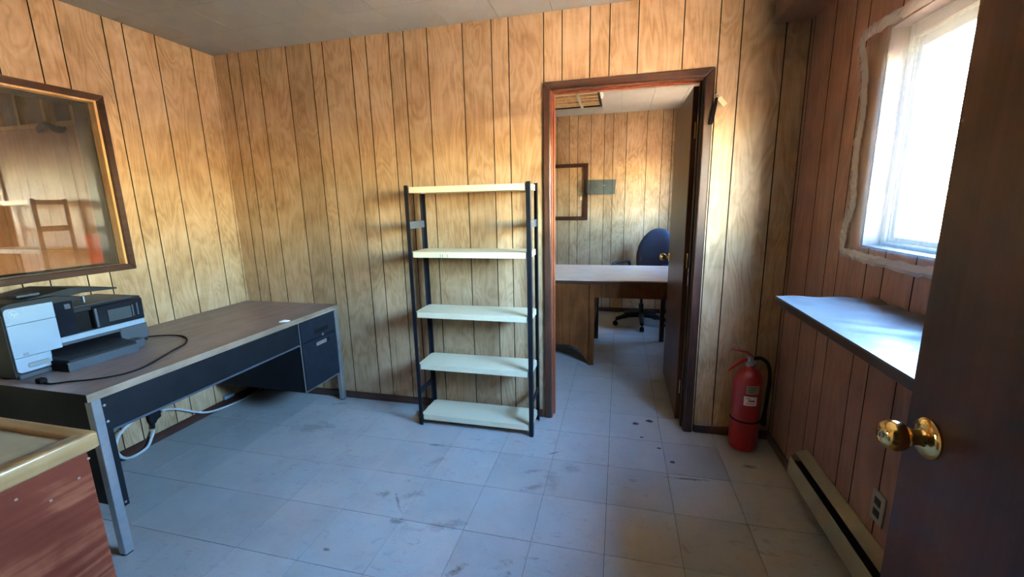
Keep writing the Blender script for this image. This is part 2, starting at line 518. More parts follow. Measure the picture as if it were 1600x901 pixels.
M['tile_gap'] = plain('tile_joint', (0.05, 0.047, 0.042), 0.8)

# ------------------------------------------------------------------ room dimensions
XL, XR = -0.305, 3.36          # left and right wall faces
YB = 0.165                     # back wall face (room side)
YB2 = 0.285                    # back wall face, office side
YF = 3.12                      # far office wall
YN = -2.32                     # entry wall, room side
H = 2.46
T = 0.3048
GAP = 0.0022

# ------------------------------------------------------------------ floor with tiles
fl = struct('floor', box(BM(), XL - 0.05, XR + 0.05, -4.2, YF + 0.1, -0.06, -0.0035), M['tile_gap'], 'grey vinyl tile floor running through both rooms', 'floor')
tile_cache = {}
def tile(x0, x1, y0, y1):
    w, d = round(x1 - x0, 4), round(y1 - y0, 4)
    if w < 0.012 or d < 0.012:
        return
    key = (w, d)
    if key not in tile_cache:
        bm = box(BM(), -w / 2 + GAP / 2, w / 2 - GAP / 2, -d / 2 + GAP / 2, d / 2 - GAP / 2, -0.0034, 0.0)
        o = link('floor_tile', bm, M['tile'], fl)
        tile_cache[key] = o.data
    else:
        o = bpy.data.objects.new('floor_tile', tile_cache[key])
        COL.objects.link(o)
        o.parent = fl
    o.location = ((x0 + x1) / 2, (y0 + y1) / 2, 0)
for i in range(-2, 12):
    for j in range(-8, 12):
        x0, x1 = max(i * T, XL), min((i + 1) * T, XR)
        y0, y1 = max(j * T, YN - 0.12), min((j + 1) * T, YF)
        if x1 <= x0 or y1 <= y0:
            continue
        if y0 > 0.25 and x1 < 1.2:
            continue                      # office floor that no view through the doorway reaches
        tile(x0, x1, y0, y1)

# ------------------------------------------------------------------ ceiling with tiles
ce = struct('ceiling', box(BM(), XL - 0.05, XR + 0.05, YN - 0.12, YF + 0.1, H + 0.012, H + 0.10), M['ceil_gap'], 'off-white ceiling of square fibre tiles', 'ceiling')
ctile_cache = {}
CT = 0.310
def ctile(x0, x1, y0, y1):
    w, d = round(x1 - x0, 4), round(y1 - y0, 4)
    if w < 0.02 or d < 0.02:
        return
    key = (w, d)
    if key not in ctile_cache:
        g = 0.0012
        bm = box(BM(), -w / 2 + g, w / 2 - g, -d / 2 + g * 0.3, d / 2 - g * 0.3, 0.0, 0.0118)
        o = link('ceiling_tile', bm, M['ceil'], ce, bevel=0.0012)
        ctile_cache[key] = o.data
    else:
        o = bpy.data.objects.new('ceiling_tile', ctile_cache[key])
        COL.objects.link(o)
        o.parent = ce
    o.location = ((x0 + x1) / 2, (y0 + y1) / 2, H)
for i in range(-7, 8):
    for j in range(0, 9):
        ctile(max(1.451 + i * CT, XL), min(1.451 + (i + 1) * CT, XR), max(YB - (j + 1) * CT, YN), YB - j * CT)
LX0, LX1, LY0, LY1 = 1.63, 2.245, 1.955, 2.65         # fluorescent troffer in the office ceiling
for i in range(-3, 5):
    x0, x1 = max(2.147 + i * CT, 1.1), min(2.147 + (i + 1) * CT, XR)
    for j in range(0, 10):
        y0, y1 = max(YF - (j + 1) * CT, YB2), YF - j * CT
        if x1 > LX0 and x0 < LX1 and y1 > LY0 and y0 < LY1:
            for (a, b_, c, d) in ((x0, min(x1, LX0), y0, y1), (max(x0, LX1), x1, y0, y1), (max(x0, LX0), min(x1, LX1), y0, min(y1, LY0)), (max(x0, LX0), min(x1, LX1), max(y0, LY1), y1)):
                if b_ - a > 0.02 and d - c > 0.02:
                    ctile(a, b_, c, d)
        else:
            ctile(x0, x1, y0, y1)

# ------------------------------------------------------------------ panelled walls
GW = 0.0055       # groove width
PT = 0.006        # plank thickness
def plank(parent, plane, at, out, a0, a1, z0, z1, m):
    """one panel strip: plane 'y' (wall across y, a = x) or 'x' (a = y); out = +1/-1 side the wall body lies on"""
    if a1 - a0 < 0.012 or z1 - z0 < 0.02:
        return
    b0, b1 = (at, at + PT * out) if out > 0 else (at + PT * out, at)
    bm = BM()
    if plane == 'y':
        box(bm, a0 + GW / 2, a1 - GW / 2, b0, b1, z0, z1)
    else:
        box(bm, b0, b1, a0 + GW / 2, a1 - GW / 2, z0, z1)
    o = link('plank', bm, m, parent)
    o.data.materials.append(M['groove'])            # the grooves of such panelling are printed dark
    ax = 1 if plane == 'y' else 0
    for p in o.data.polygons:
        if abs(p.normal[ax]) < 0.5:
            p.material_index = 1

def strips(g0, g1, cuts):
    c = [g0] + [q for q in cuts if g0 < q < g1] + [g1]
    return list(zip(c, c[1:]))

# back wall, with the doorway (rough opening 2.075..2.89, up to 2.035)
DX0, DX1, DZ = 2.046, 2.896, 2.062
bm = BM()
box(bm, XL - 0.12, DX0, YB + PT, YB2, -0.0, H + 0.012)
box(bm, DX1, XR + 0.10, YB + PT, YB2, -0.0, H + 0.012)
box(bm, DX0, DX1, YB + PT, YB2, DZ, H + 0.012)
wb = struct('wall_back', bm, M['groove'], 'back wall of yellow-brown wood panelling with vertical grooves', 'wall')
gb = [-0.182, -0.088, 0.067, 0.293, 0.48, 0.573, 0.779, 0.888, 1.047, 1.148, 1.304, 1.53, 1.709, 1.812, 2.018, 2.123, 2.278, 2.384, 2.535, 2.765, 2.941, 3.046, 3.25]
for a0, a1 in strips(XL, XR, gb):
    if a1 <= DX0 or a0 >= DX1:
        plank(wb, 'y', YB, 1, a0, a1, 0, H + 0.01, M['panel'])
    else:
        plank(wb, 'y', YB, 1, a0, a1, DZ, H + 0.01, M['panel'])
        plank(wb, 'y', YB, 1, a0, min(a1, DX0), 0, DZ, M['panel'])
        plank(wb, 'y', YB, 1, max(a0, DX1), a1, 0, DZ, M['panel'])

# left wall, with the interior window
WY0, WY1, WZ0, WZ1 = -1.95, -0.605, 1.105, 2.008
bm = BM()
box(bm, XL - 0.12, XL - PT, WY1, YB + PT, 0, H + 0.012)
box(bm, XL - 0.12, XL - PT, YN - 0.12, WY0, 0, H + 0.012)
box(bm, XL - 0.12, XL - PT, WY0, WY1, 0, WZ0)
box(bm, XL - 0.12, XL - PT, WY0, WY1, WZ1, H + 0.012)
wlft = struct('wall_left', bm, M['groove'], 'left wall of yellow-brown wood panelling around the interior window', 'wall')
gl_ = [-2.21, -2.05, -1.94, -1.73, -1.60, -1.49, -1.32, -1.20, -1.071, -0.967, -0.811, -0.705, -0.50, -0.40, -0.223, 0.008]
for a0, a1 in strips(YN, YB, gl_):
    if a1 <= WY0 or a0 >= WY1:
        plank(wlft, 'x', XL, -1, a0, a1, 0, H + 0.01, M['panel'])
    else:
        plank(wlft, 'x', XL, -1, a0, a1, WZ1, H + 0.01, M['panel'])
        plank(wlft, 'x', XL, -1, a0, a1, 0, WZ0, M['panel'])
        plank(wlft, 'x', XL, -1, a0, min(a1, WY0), WZ0, WZ1, M['panel'])
        plank(wlft, 'x', XL, -1, max(a0, WY1), a1, WZ0, WZ1, M['panel'])

# right wall, with the outside window
RY0, RY1, RZ0, RZ1 = -1.62, -0.545, 1.222, 1.985
WT = 0.13
bm = BM()
box(bm, XR + PT, XR + WT, RY1, YB + PT, 0, H + 0.012)
box(bm, XR + PT, XR + WT, YN - 0.12, RY0, 0, H + 0.012)
box(bm, XR + PT, XR + WT, RY0, RY1, 0, RZ0)
box(bm, XR + PT, XR + WT, RY0, RY1, RZ1, H + 0.012)
wr = struct('wall_right', bm, M['groove'], 'right wall of reddish-brown wood panelling around the bright window', 'wall')
gr_ = [-2.26, -2.15, -1.94, -1.83, -1.66, -1.50, -1.39, -1.235, -1.06, -0.87, -0.709, -0.602, -0.389, -0.282, -0.100, 0.125]
for a0, a1 in strips(YN, YB, gr_):
    if a1 <= RY0 or a0 >= RY1:
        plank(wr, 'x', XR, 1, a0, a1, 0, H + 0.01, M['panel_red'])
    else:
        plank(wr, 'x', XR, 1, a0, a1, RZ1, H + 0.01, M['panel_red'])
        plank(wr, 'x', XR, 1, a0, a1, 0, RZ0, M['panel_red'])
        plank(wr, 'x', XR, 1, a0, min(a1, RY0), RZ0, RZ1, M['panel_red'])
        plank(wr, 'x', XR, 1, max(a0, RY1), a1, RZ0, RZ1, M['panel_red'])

# far office wall and the office's side walls
wf = struct('wall_office_far', box(BM(), 0.9, XR + 0.1, YF + PT, YF + 0.12, 0, H + 0.012), M['groove'], 'far wall of the second office, yellow-brown panelling', 'wall')
go = [1.12, 1.32, 1.54, 1.682, 1.835, 1.938, 2.101, 2.262, 2.367, 2.522, 2.758, 2.934, 3.044, 3.25]
for a0, a1 in strips(1.02, XR, go):
    plank(wf, 'y', YF, 1, a0, a1, 0, H + 0.01, M['panel'])
OY0, OY1 = 2.02, 2.52
bm = BM()
box(bm, XR + PT, XR + WT, OY1, YF + 0.12, 0, H + 0.012)
box(bm, XR + PT, XR + WT, YB2 - 0.12, OY0, 0, H + 0.012)
box(bm, XR + PT, XR + WT, OY0, OY1, 0, RZ0)
box(bm, XR + PT, XR + WT, OY0, OY1, RZ1, H + 0.012)
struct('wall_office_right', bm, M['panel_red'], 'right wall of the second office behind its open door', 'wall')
struct('wall_office_left', box(BM(), 0.90, 1.02, YB2, YF + 0.12, 0, H + 0.012), M['panel'], 'left wall of the second office, hidden beside the doorway', 'wall')

# entry wall behind the door the picture is taken from, and an unseen closed hall added to shut out sky light
EX0, EX1 = 2.10, 3.06
bm = BM()
box(bm, XL - 0.12, EX0, YN - 0.12, YN, 0, H + 0.012)
box(bm, EX1, XR + 0.1, YN - 0.12, YN, 0, H + 0.012)
box(bm, EX0, EX1, YN - 0.12, YN, 2.06, H + 0.012)
struct('wall_front', bm, M['panel'], 'entry wall with the doorway the room is seen from', 'wall')
bm = BM()
box(bm, 1.2, 1.3, -4.2, YN - 0.12, 0, H + 0.1)
box(bm, XR, XR + 0.1, -4.2, YN - 0.12, 0, H + 0.1)
box(bm, 1.2, XR + 0.1, -4.3, -4.2, 0, H + 0.1)
box(bm, 1.2, XR + 0.1, -4.3, YN - 0.12, H + 0.012, H + 0.1)
struct('wall_hall_blocker', bm, M['drywall'], 'unseen plain hall walls added behind the entry door to block sky light', 'wall')

# ------------------------------------------------------------------ baseboards and soffit
def base(name, label, *boxes):
    bm = BM()
    for b_ in boxes:
        box(bm, *b_)
    return struct(name, bm, M['trim_x'] if 'back' in name or 'far' in name else M['trim_y'], label, 'baseboard', bevel=0.003)
base('baseboard_back', 'dark brown baseboard along the back wall', (XL, 2.0, YB - 0.010, YB, 0, 0.055), (2.945, XR, YB - 0.010, YB, 0, 0.055))
base('baseboard_left', 'dark brown baseboard along the left wall under the steel desk', (XL, XL + 0.010, YN, YB - 0.010, 0, 0.055))
base('baseboard_right', 'dark brown baseboard along the right wall under the heater', (XR - 0.010, XR, YN, YB - 0.010, 0, 0.055))
base('baseboard_office_far', 'dark baseboard along the far office wall', (1.02, XR, YF - 0.010, YF, 0, 0.055))
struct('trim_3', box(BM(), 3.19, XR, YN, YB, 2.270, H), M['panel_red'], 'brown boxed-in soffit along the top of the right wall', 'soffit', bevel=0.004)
bm = BM()
box(bm, XL, XL + 0.012, YB - 0.012, YB, 0.0, H)
struct('trim_5', bm, M['panel'], 'thin corner bead where left and back walls meet', 'trim', bevel=0.004)

# ------------------------------------------------------------------ doorway casing and jamb
def casing_piece(name, poly, y0, y1, m, parent, bev=0.006):
    return link(name, prism(BM(), poly, 'y', y0, y1), m, parent, bevel=bev, seg=2)
tr1 = struct_root('trim_1', 'dark brown wooden casing around the office doorway', 'door casing')
cy0, cy1 = YB - 0.016, YB
casing_piece('casing', [(2.014, 0), (2.058, 0), (2.058, 2.047), (2.014, 2.093)], cy0, cy1, M['trim'], tr1)
casing_piece('casing', [(2.884, 0), (2.932, 0), (2.932, 2.093), (2.884, 2.047)], cy0, cy1, M['trim'], tr1)
casing_piece('casing', [(2.014, 2.093), (2.058, 2.047), (2.884, 2.047), (2.932, 2.093)], cy0, cy1, M['trim_x'], tr1)
link('jamb', box(BM(), 2.046, 2.062, YB - 0.001, YB2 + 0.005, 0, 2.062), M['stop'], tr1)
link('jamb', box(BM(), 2.880, 2.896, YB - 0.001, YB2 + 0.005, 0, 2.062), M['trim'], tr1)
link('jamb', box(BM(), 2.062, 2.880, YB - 0.001, YB2 + 0.005, 2.046, 2.062), M['stop'], tr1)
link('door_stop', box(BM(), 2.062, 2.072, YB + 0.05, YB + 0.082, 0, 2.046), M['stop'], tr1, bevel=0.002)
link('door_stop', box(BM(), 2.870, 2.880, YB + 0.05, YB + 0.082, 0, 2.046), M['trim'], tr1, bevel=0.002)
link('door_stop', box(BM(), 2.072, 2.870, YB + 0.05, YB + 0.082, 2.036, 2.046), M['stop'], tr1, bevel=0.002)
link('casing', box(BM(), 2.000, 2.058, YB2, YB2 + 0.014, 0, 2.09), M['trim'], tr1)
st = link('jamb_sticker', box(BM(), 2.868, 2.8705, YB + 0.064, YB + 0.080, 0.905, 1.01), M['paper'], tr1)
st['label'] = 'white and red paper sticker on the jamb'
link('sticker_band', box(BM(), 2.8672, 2.8684, YB + 0.063, YB + 0.081, 0.972, 0.992), M['red_paint'], st)

# office door, open at a right angle into the office
def knob_profile():
    return [(0.0, 0.0), (0.036, 0.0), (0.036, 0.004), (0.031, 0.009), (0.016, 0.011), (0.0135, 0.016), (0.0135, 0.030), (0.019, 0.034), (0.0255, 0.042), (0.0275, 0.052), (0.026, 0.062), (0.0205, 0.070), (0.0125, 0.0725), (0.0115, 0.0705), (0.006, 0.0715), (0.0, 0.0715)]
d1 = struct('door_1', box(BM(), 2.848, 2.883, 0.292, 1.080, 0.012, 2.036), M['door'], 'dark veneer office door standing open into the second office', 'door', bevel=0.002)
link('door_knob', lathe(BM(), knob_profile(), (2.848, 1.018, 0.985), (-1, 0, 0)), M['brass'], d1, smooth=True)
for z in (0.24, 1.05, 1.80):
    link('hinge', cyl(BM(), (2.868, 0.288, z - 0.045), (2.868, 0.288, z + 0.045), 0.006), M['brass'], d1, smooth=True)
link('latch_plate', box(BM(), 2.853, 2.878, 1.080, 1.082, 0.955, 1.015), M['brass'], d1)

# entry door, opened flat to the right of the camera
d2 = struct('door_2', box(BM(), 3.005, 3.043, -2.315, -1.535, 0.012, 2.02), M['door'], 'dark brown entry door standing open in the right foreground', 'door', bevel=0.0015)
kn = link('door_knob', lathe(BM(), knob_profile(), (3.005, -1.597, 0.985), (-1, 0, 0), 40), M['brass'], d2, smooth=True)
link('keyhole_plug', cyl(BM(), (3.005 - 0.0712, -1.597, 0.985), (3.005 - 0.0735, -1.597, 0.985), 0.0062), M['steel'], kn, smooth=True)
link('keyway', box(BM(), 3.005 - 0.0742, 3.005 - 0.073, -1.5975, -1.5965, 0.9805, 0.9895), M['black'], kn)
link('door_knob', lathe(BM(), knob_profile(), (3.043, -1.597, 0.985), (1, 0, 0), 32), M['brass'], d2, smooth=True)
link('latch_plate', box(BM(), 3.012, 3.036, -1.535, -1.5335, 0.955, 1.015), M['brass'], d2)

# ------------------------------------------------------------------ interior window in the left wall
w1 = struct_root('window_1', 'interior window in the left wall with dark brown trim', 'window')
GX = -0.357                       # glass plane
def frame_x(parent, name, m, x0, x1, oy0, oy1, oz0, oz1, w, bev=0.003):
    """four mitred members round a rectangle in the y-z plane, w wide inward"""
    for poly in ([(oy0, oz0), (oy1, oz0), (oy1 - w, oz0 + w), (oy0 + w, oz0 + w)], [(oy0, oz1), (oy1, oz1), (oy1 - w, oz1 - w), (oy0 + w, oz1 - w)],
                 [(oy0, oz0), (oy0 + w, oz0 + w), (oy0 + w, oz1 - w), (oy0, oz1)], [(oy1, oz0), (oy1 - w, oz0 + w), (oy1 - w, oz1 - w), (oy1, oz1)]):
        link(name, prism(BM(), poly, 'x', x0, x1), m, parent, bevel=bev)
frame_x(w1, 'window_trim', M['trim_y'], XL, XL + 0.014, WY0 - 0.034, WY1 + 0.034, WZ0 - 0.020, WZ1 + 0.030, 0.034)
frame_x(w1, 'window_jamb', M['jamb_light'], XL - 0.048, XL - 0.001, WY0, WY1, WZ0, WZ1, 0.012, 0.0)
frame_x(w1, 'outer_jamb', M['grey_board'], XL - 0.16, XL - 0.056, WY0, WY1, WZ0, WZ1, 0.016, 0.0)
pn = link('glass_pane', box(BM(), GX - 0.0025, GX + 0.0025, WY0 + 0.004, WY1 - 0.004, WZ0 + 0.004, WZ1 - 0.004), M['glass_old'], w1)
pn['label'] = 'large reflecting glass pane'

# the workshop beyond that window
sh = struct('wall_shop_end', box(BM(), -7.0, XL - 0.42, 1.09, 1.16, 0, 3.4), M['grey_board'], 'end wall of the workshop seen through the interior window', 'wall')
for i in range(10):
    x = -2.675 - 0.406 * i
    link('stud', box(BM(), x - 0.038, x, 1.002, 1.09, 2.36, 3.4), M['stud'], sh)
x = -0.80
while x > -6.5:
    link('plywood_sheet', box(BM(), x - 1.216, x, 0.985, 1.0, 1.02, 2.315), M['ply'], sh, bevel=0.001)
    x -= 1.219
link('ledger_board', box(BM(), -6.8, -0.75, 0.975, 1.09, 2.318, 2.36), M['stud'], sh, bevel=0.002)
x = -0.80
while x > -6.5:
    link('lower_board', box(BM(), x - 1.216, x, 0.980, 1.0, 0.0, 1.016), M['ply'], sh, bevel=0.001)
    x -= 1.219
rb = tag(link('red_board', box(BM(), -3.185, -2.60, 0.935, 0.975, 0.10, 1.29), M['red_board'], bevel=0.003), 'red painted board leaning on the workshop plywood, seen through glass', 'board')
rb.location = (0, 0, -0.10)
rag = tag(link('rag', tube(BM(), smoothpts([(-3.56, 0.955, 2.27), (-3.47, 0.945, 2.315), (-3.36, 0.94, 2.33), (-3.27, 0.945, 2.275), (-3.16, 0.955, 2.28)], 5), [0.014] * 2 + [0.034] * 8 + [0.022] * 3 + [0.036] * 6 + [0.018] * 2, 8), M['grey_plastic'], smooth=True), 'grey rag draped over the ledger in the workshop', 'rag')
bm = BM()
box(bm, -7.1, -7.0, -4.5, 1.16, 0, 3.4)
box(bm, -7.1, XL - 0.12, -4.5, 1.16, 3.4, 3.5)
box(bm, -7.1, -4.6, -4.6, -4.5, 0, 3.5)
box(bm, -4.1, XL - 0.12, -4.6, -4.5, 0, 3.5)
box(bm, -4.6, -4.1, -4.6, -4.5, 1.3, 3.5)  # unseen opening left below, sized to let a little sky light into the workshop
box(bm, XL - 0.20, XL - 0.12, -4.5, YN - 0.12, 0, 3.4)
box(bm, XL - 0.42, XL - 0.12, YB2, 1.16, 0, 3.4)
box(bm, XL - 0.20, XL - 0.12, YN - 0.12, 1.16, H + 0.012, 3.4)
struct('wall_shop_side', bm, M['grey_board'], 'grey side walls and roof of the workshop beyond the glass, with an unseen opening added to light it', 'wall')
struct('floor_shop', box(BM(), -7.1, XL - 0.12, -4.5, 1.16, -0.06, 0.0), M['concrete'], 'concrete floor of the workshop beyond the glass', 'floor')

# ------------------------------------------------------------------ outside windows in the right wall
def vinyl_window(name, label, y0, y1):
    w = struct_root(name, label, 'window')
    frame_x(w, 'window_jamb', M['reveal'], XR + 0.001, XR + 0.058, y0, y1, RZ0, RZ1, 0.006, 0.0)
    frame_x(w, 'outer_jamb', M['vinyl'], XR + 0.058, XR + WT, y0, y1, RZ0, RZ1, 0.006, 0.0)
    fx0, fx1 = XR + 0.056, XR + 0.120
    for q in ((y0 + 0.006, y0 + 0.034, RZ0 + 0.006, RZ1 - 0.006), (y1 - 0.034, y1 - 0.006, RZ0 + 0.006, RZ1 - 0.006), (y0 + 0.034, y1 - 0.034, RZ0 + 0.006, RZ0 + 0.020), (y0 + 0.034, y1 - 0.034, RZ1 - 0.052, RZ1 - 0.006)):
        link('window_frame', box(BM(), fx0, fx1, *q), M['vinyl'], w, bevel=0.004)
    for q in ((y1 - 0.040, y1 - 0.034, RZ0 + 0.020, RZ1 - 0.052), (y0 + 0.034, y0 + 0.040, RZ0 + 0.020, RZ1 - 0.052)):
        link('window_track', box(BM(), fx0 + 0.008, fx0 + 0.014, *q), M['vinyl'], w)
    ym = (y0 + y1) / 2
    k, kb, kt_ = 0.026, 0.020, 0.036
    for (a, b_, xs) in ((y0 + 0.036, ym + 0.015, XR + 0.104), (ym - 0.015, y1 - 0.036, XR + 0.080)):
        z0, z1 = RZ0 + 0.021, RZ1 - 0.053
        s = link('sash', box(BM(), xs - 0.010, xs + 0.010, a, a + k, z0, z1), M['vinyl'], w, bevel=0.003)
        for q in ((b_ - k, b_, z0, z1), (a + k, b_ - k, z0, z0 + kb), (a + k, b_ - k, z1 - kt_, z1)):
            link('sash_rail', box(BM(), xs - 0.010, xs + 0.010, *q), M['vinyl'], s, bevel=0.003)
        link('glass_pane', box(BM(), xs - 0.002, xs + 0.002, a + k, b_ - k, z0 + kb, z1 - kt_), M['glass'], s)
    return w
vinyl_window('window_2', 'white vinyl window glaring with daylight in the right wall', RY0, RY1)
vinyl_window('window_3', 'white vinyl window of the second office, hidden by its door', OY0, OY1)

# ground outside
struct('ground', box(BM(), XR + WT, 60, -60, 60, -0.5, -0.35), M['dirt'], 'sunlit gravel ground outside the window', 'ground')

# ------------------------------------------------------------------ plastic film taped over the window
pf = thing('plastic_film', 'clear plastic film taped over the bright window', 'plastic film', (XR - 0.01, -0.95, 1.18))
bm = BM()
ny, nz = 46, 36
g = []
for j in range(nz + 1):
    row = []
    for i in range(ny + 1):
        u_, v_ = i / ny, j / nz
        y = -0.425 - u_ * 1.28
        z = 1.195 + v_ * 0.815
        edge = min(u_, 1 - u_, v_, 1 - v_)
        k = min(1, edge * 7)
        wr_ = mnoise.noise(Vector((y * 5 + z * 3, z * 2.2, 0.3))) * 0.012 + mnoise.noise(Vector((y * 22 + z * 14, z * 7 - y * 9, 2.1))) * 0.004
        # gathers running down from the top corner
        fan = math.sin(math.atan2(z - 2.03, y + 0.44 + 1e-3) * 30) * 0.006 * max(0, 1 - math.hypot(y + 0.44, z - 2.03) * 2.4)
        x = XR - 0.004 - 0.010 * k + (wr_ + fan) * k * 0.8
        row.append(bm.verts.new((min(x, XR - 0.003), y, z)))
    g.append(row)
for j in range(nz):
    for i in range(ny):
        bm.faces.new((g[j][i], g[j][i + 1], g[j + 1][i + 1], g[j + 1][i]))
link('film', bm, M['film'], pf, smooth=True)
def tape(pts, w, seed, name='tape'):
    """a wrinkled strip along pts (y, z) with a ragged outer edge"""
    rnd = random.Random(seed)
    bm = BM()
    P = smoothpts([(0, a, b_) for a, b_ in pts], 8)
    va = []
    for i, p in enumerate(P):
        t = (P[min(i + 1, len(P) - 1)] - P[max(i - 1, 0)]).normalized()
        n = Vector((0, -t.z, t.y))
        a = w * (0.55 + rnd.uniform(-0.12, 0.18))
        b_ = w * (0.45 + rnd.uniform(-0.12, 0.12))
        xx = XR - 0.009
        row = []
        for q, f in ((n * a, 0.0), (n * a * 0.4, 1.0), (-n * b_ * 0.4, 0.6), (-n * b_, 0.1)):
            row.append(bm.verts.new((xx - f * rnd.uniform(0.001, 0.006), p.y + q.y, p.z + q.z)))
        va.append(row)
    for r0, r1 in zip(va, va[1:]):
        for k in range(3):
            bm.faces.new((r0[k], r0[k + 1], r1[k + 1], r1[k]))
    return link(name, bm, M['tape'], pf, smooth=False)
tape([(-0.372, 2.00), (-0.415, 1.90), (-0.44, 1.80), (-0.452, 1.70), (-0.44, 1.60), (-0.452, 1.48), (-0.466, 1.38), (-0.43, 1.29), (-0.425, 1.20)], 0.050, 1)
tape([(-0.415, 1.192), (-0.55, 1.188), (-0.70, 1.184), (-0.9, 1.186), (-1.1, 1.19), (-1.35, 1.186), (-1.70, 1.19)], 0.034, 2)
tape([(-0.36, 2.00), (-0.42, 2.015), (-0.50, 2.012), (-0.70, 2.004), (-0.95, 2.01), (-1.2, 2.008), (-1.70, 2.01)], 0.040, 3)

# ------------------------------------------------------------------ wall shelf wrapped in plastic
ws = thing('wall_shelf', 'plank shelf wrapped in crinkled plastic below the bright window', 'shelf', (3.2, -1.2, 1.0))
link('shelf_board', box(BM(), 3.050, XR, -1.98, -0.668, 1.014, 1.040), M['trim_y'], ws, bevel=0.002)
bm = BM()
ny, nx = 70, 20
g = []
for i in range(ny + 1):
    row = []
    for k in range(nx + 1):
        y = -0.664 - i / ny * 1.32
        x = 3.049 + k / nx * (XR - 0.002 - 3.049)
        wv = mnoise.noise(Vector((x * 4, y * 24 + x * 10, 0.5))) * 0.0035 + mnoise.noise(Vector((x * 16, y * 11, 4.5))) * 0.003
        up = 0.018 * max(0, (k / nx - 0.93) / 0.07) * (0.4 + 0.6 * mnoise.noise(Vector((y * 12, 0, 9))))
        row.append(bm.verts.new((x, y, 1.0450 + wv * min(1, k / 4) + max(0, up))))
    g.append(row)
    if i >= 0:
        row.insert(0, bm.verts.new((3.048, y, 1.0395)))
for i in range(ny):
    for k in range(nx + 1):
        bm.faces.new((g[i][k], g[i][k + 1], g[i + 1][k + 1], g[i + 1][k]))
M['wrap'] = plain('milky_plastic_wrap', (0.070, 0.070, 0.074), 0.34, var=0.10, scale=9)
sw = link('plastic_wrap', bm, M['wrap'], ws, smooth=True)
sw['label'] = 'crinkled milky plastic sheet'
for y in (-0.98, -1.75):
    bm = BM()
    prism(bm, [(XR - 0.004, 1.014), (XR - 0.22, 1.014), (XR - 0.22, 1.004), (XR - 0.022, 0.995), (XR - 0.016, 0.83), (XR - 0.004, 0.83)], 'y', y - 0.012, y + 0.012)
    link('shelf_bracket', bm, M['black'], ws)

# ------------------------------------------------------------------ electric baseboard heater
he = thing('baseboard_heater', 'long beige electric baseboard heater under the plastic-wrapped shelf', 'heater', (3.32, -1.1, 0.10))
hy0, hy1 = -2.0, -0.335
link('back_plate', box(BM(), XR - 0.006, XR - 0.0002, hy0, hy1, 0.100, 0.236), M['heater'], he)
link('top_cover', prism(BM(), [(XR - 0.006, 0.237), (XR - 0.006, 0.233), (XR - 0.050, 0.214), (XR - 0.052, 0.218)], 'y', hy0, hy1), M['heater'], he)
link('front_cover', prism(BM(), [(XR - 0.073, 0.196), (XR - 0.070, 0.198), (XR - 0.071, 0.110), (XR - 0.060, 0.102), (XR - 0.061, 0.099), (XR - 0.076, 0.108)], 'y', hy0, hy1), M['heater'], he)
link('heating_element', box(BM(), XR - 0.060, XR - 0.012, hy0 + 0.01, hy1 - 0.012, 0.118, 0.180), M['black'], he)
for a in (hy1 - 0.004, hy0):
    link('end_cap', prism(BM(), [(XR - 0.006, 0.236), (XR - 0.052, 0.216), (XR - 0.075, 0.196), (XR - 0.075, 0.106), (XR - 0.006, 0.101)], 'y', a, a + 0.004), M['heater'], he)

# wall outlets
def outlet(name, label, face, yc, zc, m, side):
    t = thing(name, label, 'outlet', (face, yc, zc - 0.057))
    s = -1 if side > 0 else 1
    def bx(d0, d1, a0, a1, z0, z1):
        xx = sorted((face + s * d0, face + s * d1))
        return box(BM(), xx[0], xx[1], yc + a0, yc + a1, zc + z0, zc + z1)
    link('cover_plate', bx(0.0002, 0.006, -0.036, 0.036, -0.057, 0.057), m, t, bevel=0.002)
    for dz in (-0.021, 0.021):
        r = link('receptacle', bx(0.006, 0.008, -0.017, 0.017, dz - 0.014, dz + 0.014), M['dark_plastic'] if side > 0 else m, t, bevel=0.0015)
        for dy in (-0.006, 0.006):
            link('slot', bx(0.008, 0.0085, dy - 0.001, dy + 0.001, dz - 0.004, dz + 0.005), M['black'], r)
    return t
outlet('wall_outlet', 'small ivory outlet on the right wall above the heater', XR, -0.885, 0.352, M['ivory'], 1)

# ------------------------------------------------------------------ steel desk
TX0, TX1, TY0, TY1, TZ = -0.296, 0.505, -1.373, 0.148, 0.727
dk = thing('steel_desk', 'black steel desk with brown laminate top and drawer pedestal in the corner', 'desk', (0.10, -0.60, 0.0))
top = link('desktop', box(BM(), TX0, TX1 - 0.003, TY0 + 0.003, TY1, TZ - 0.030, TZ), M['laminate'], dk)
bm = BM()
box(bm, TX1 - 0.003, TX1, TY0, TY1, TZ - 0.031, TZ + 0.0004)
e1 = link('edge_band', bm, M['edge_oak'], top)
e1['label'] = 'worn pale wood edge'
link('edge_band', box(BM(), TX0, TX1 - 0.003, TY0, TY0 + 0.003, TZ - 0.031, TZ + 0.0004), M['black'], top)
for (lx, ly) in ((0.466, -1.362), (0.466, 0.110), (-0.285, -1.362), (-0.285, 0.110)):
    lg = link('leg', box(BM(), lx, lx + 0.034, ly, ly + 0.034, 0.006, TZ - 0.031), M['chrome'], dk, bevel=0.002)
    link('foot_cap', box(BM(), lx + 0.003, lx + 0.031, ly + 0.003, ly + 0.031, 0.0, 0.006), M['rubber'], lg)
link('end_panel', box(BM(), -0.251, 0.466, -1.350, -1.340, 0.228, TZ - 0.031), M['black'], dk)
link('end_panel', box(BM(), -0.251, 0.466, 0.132, 0.142, 0.228, TZ - 0.031), M['black'], dk)
ap = link('apron', box(BM(), 0.474, 0.484, -1.328, -0.232, 0.548, TZ - 0.031), M['black'], dk)
lp = link('apron_lip', box(BM(), 0.444, 0.486, -1.328, -0.232, 0.538, 0.548), M['grey_plastic'], ap)
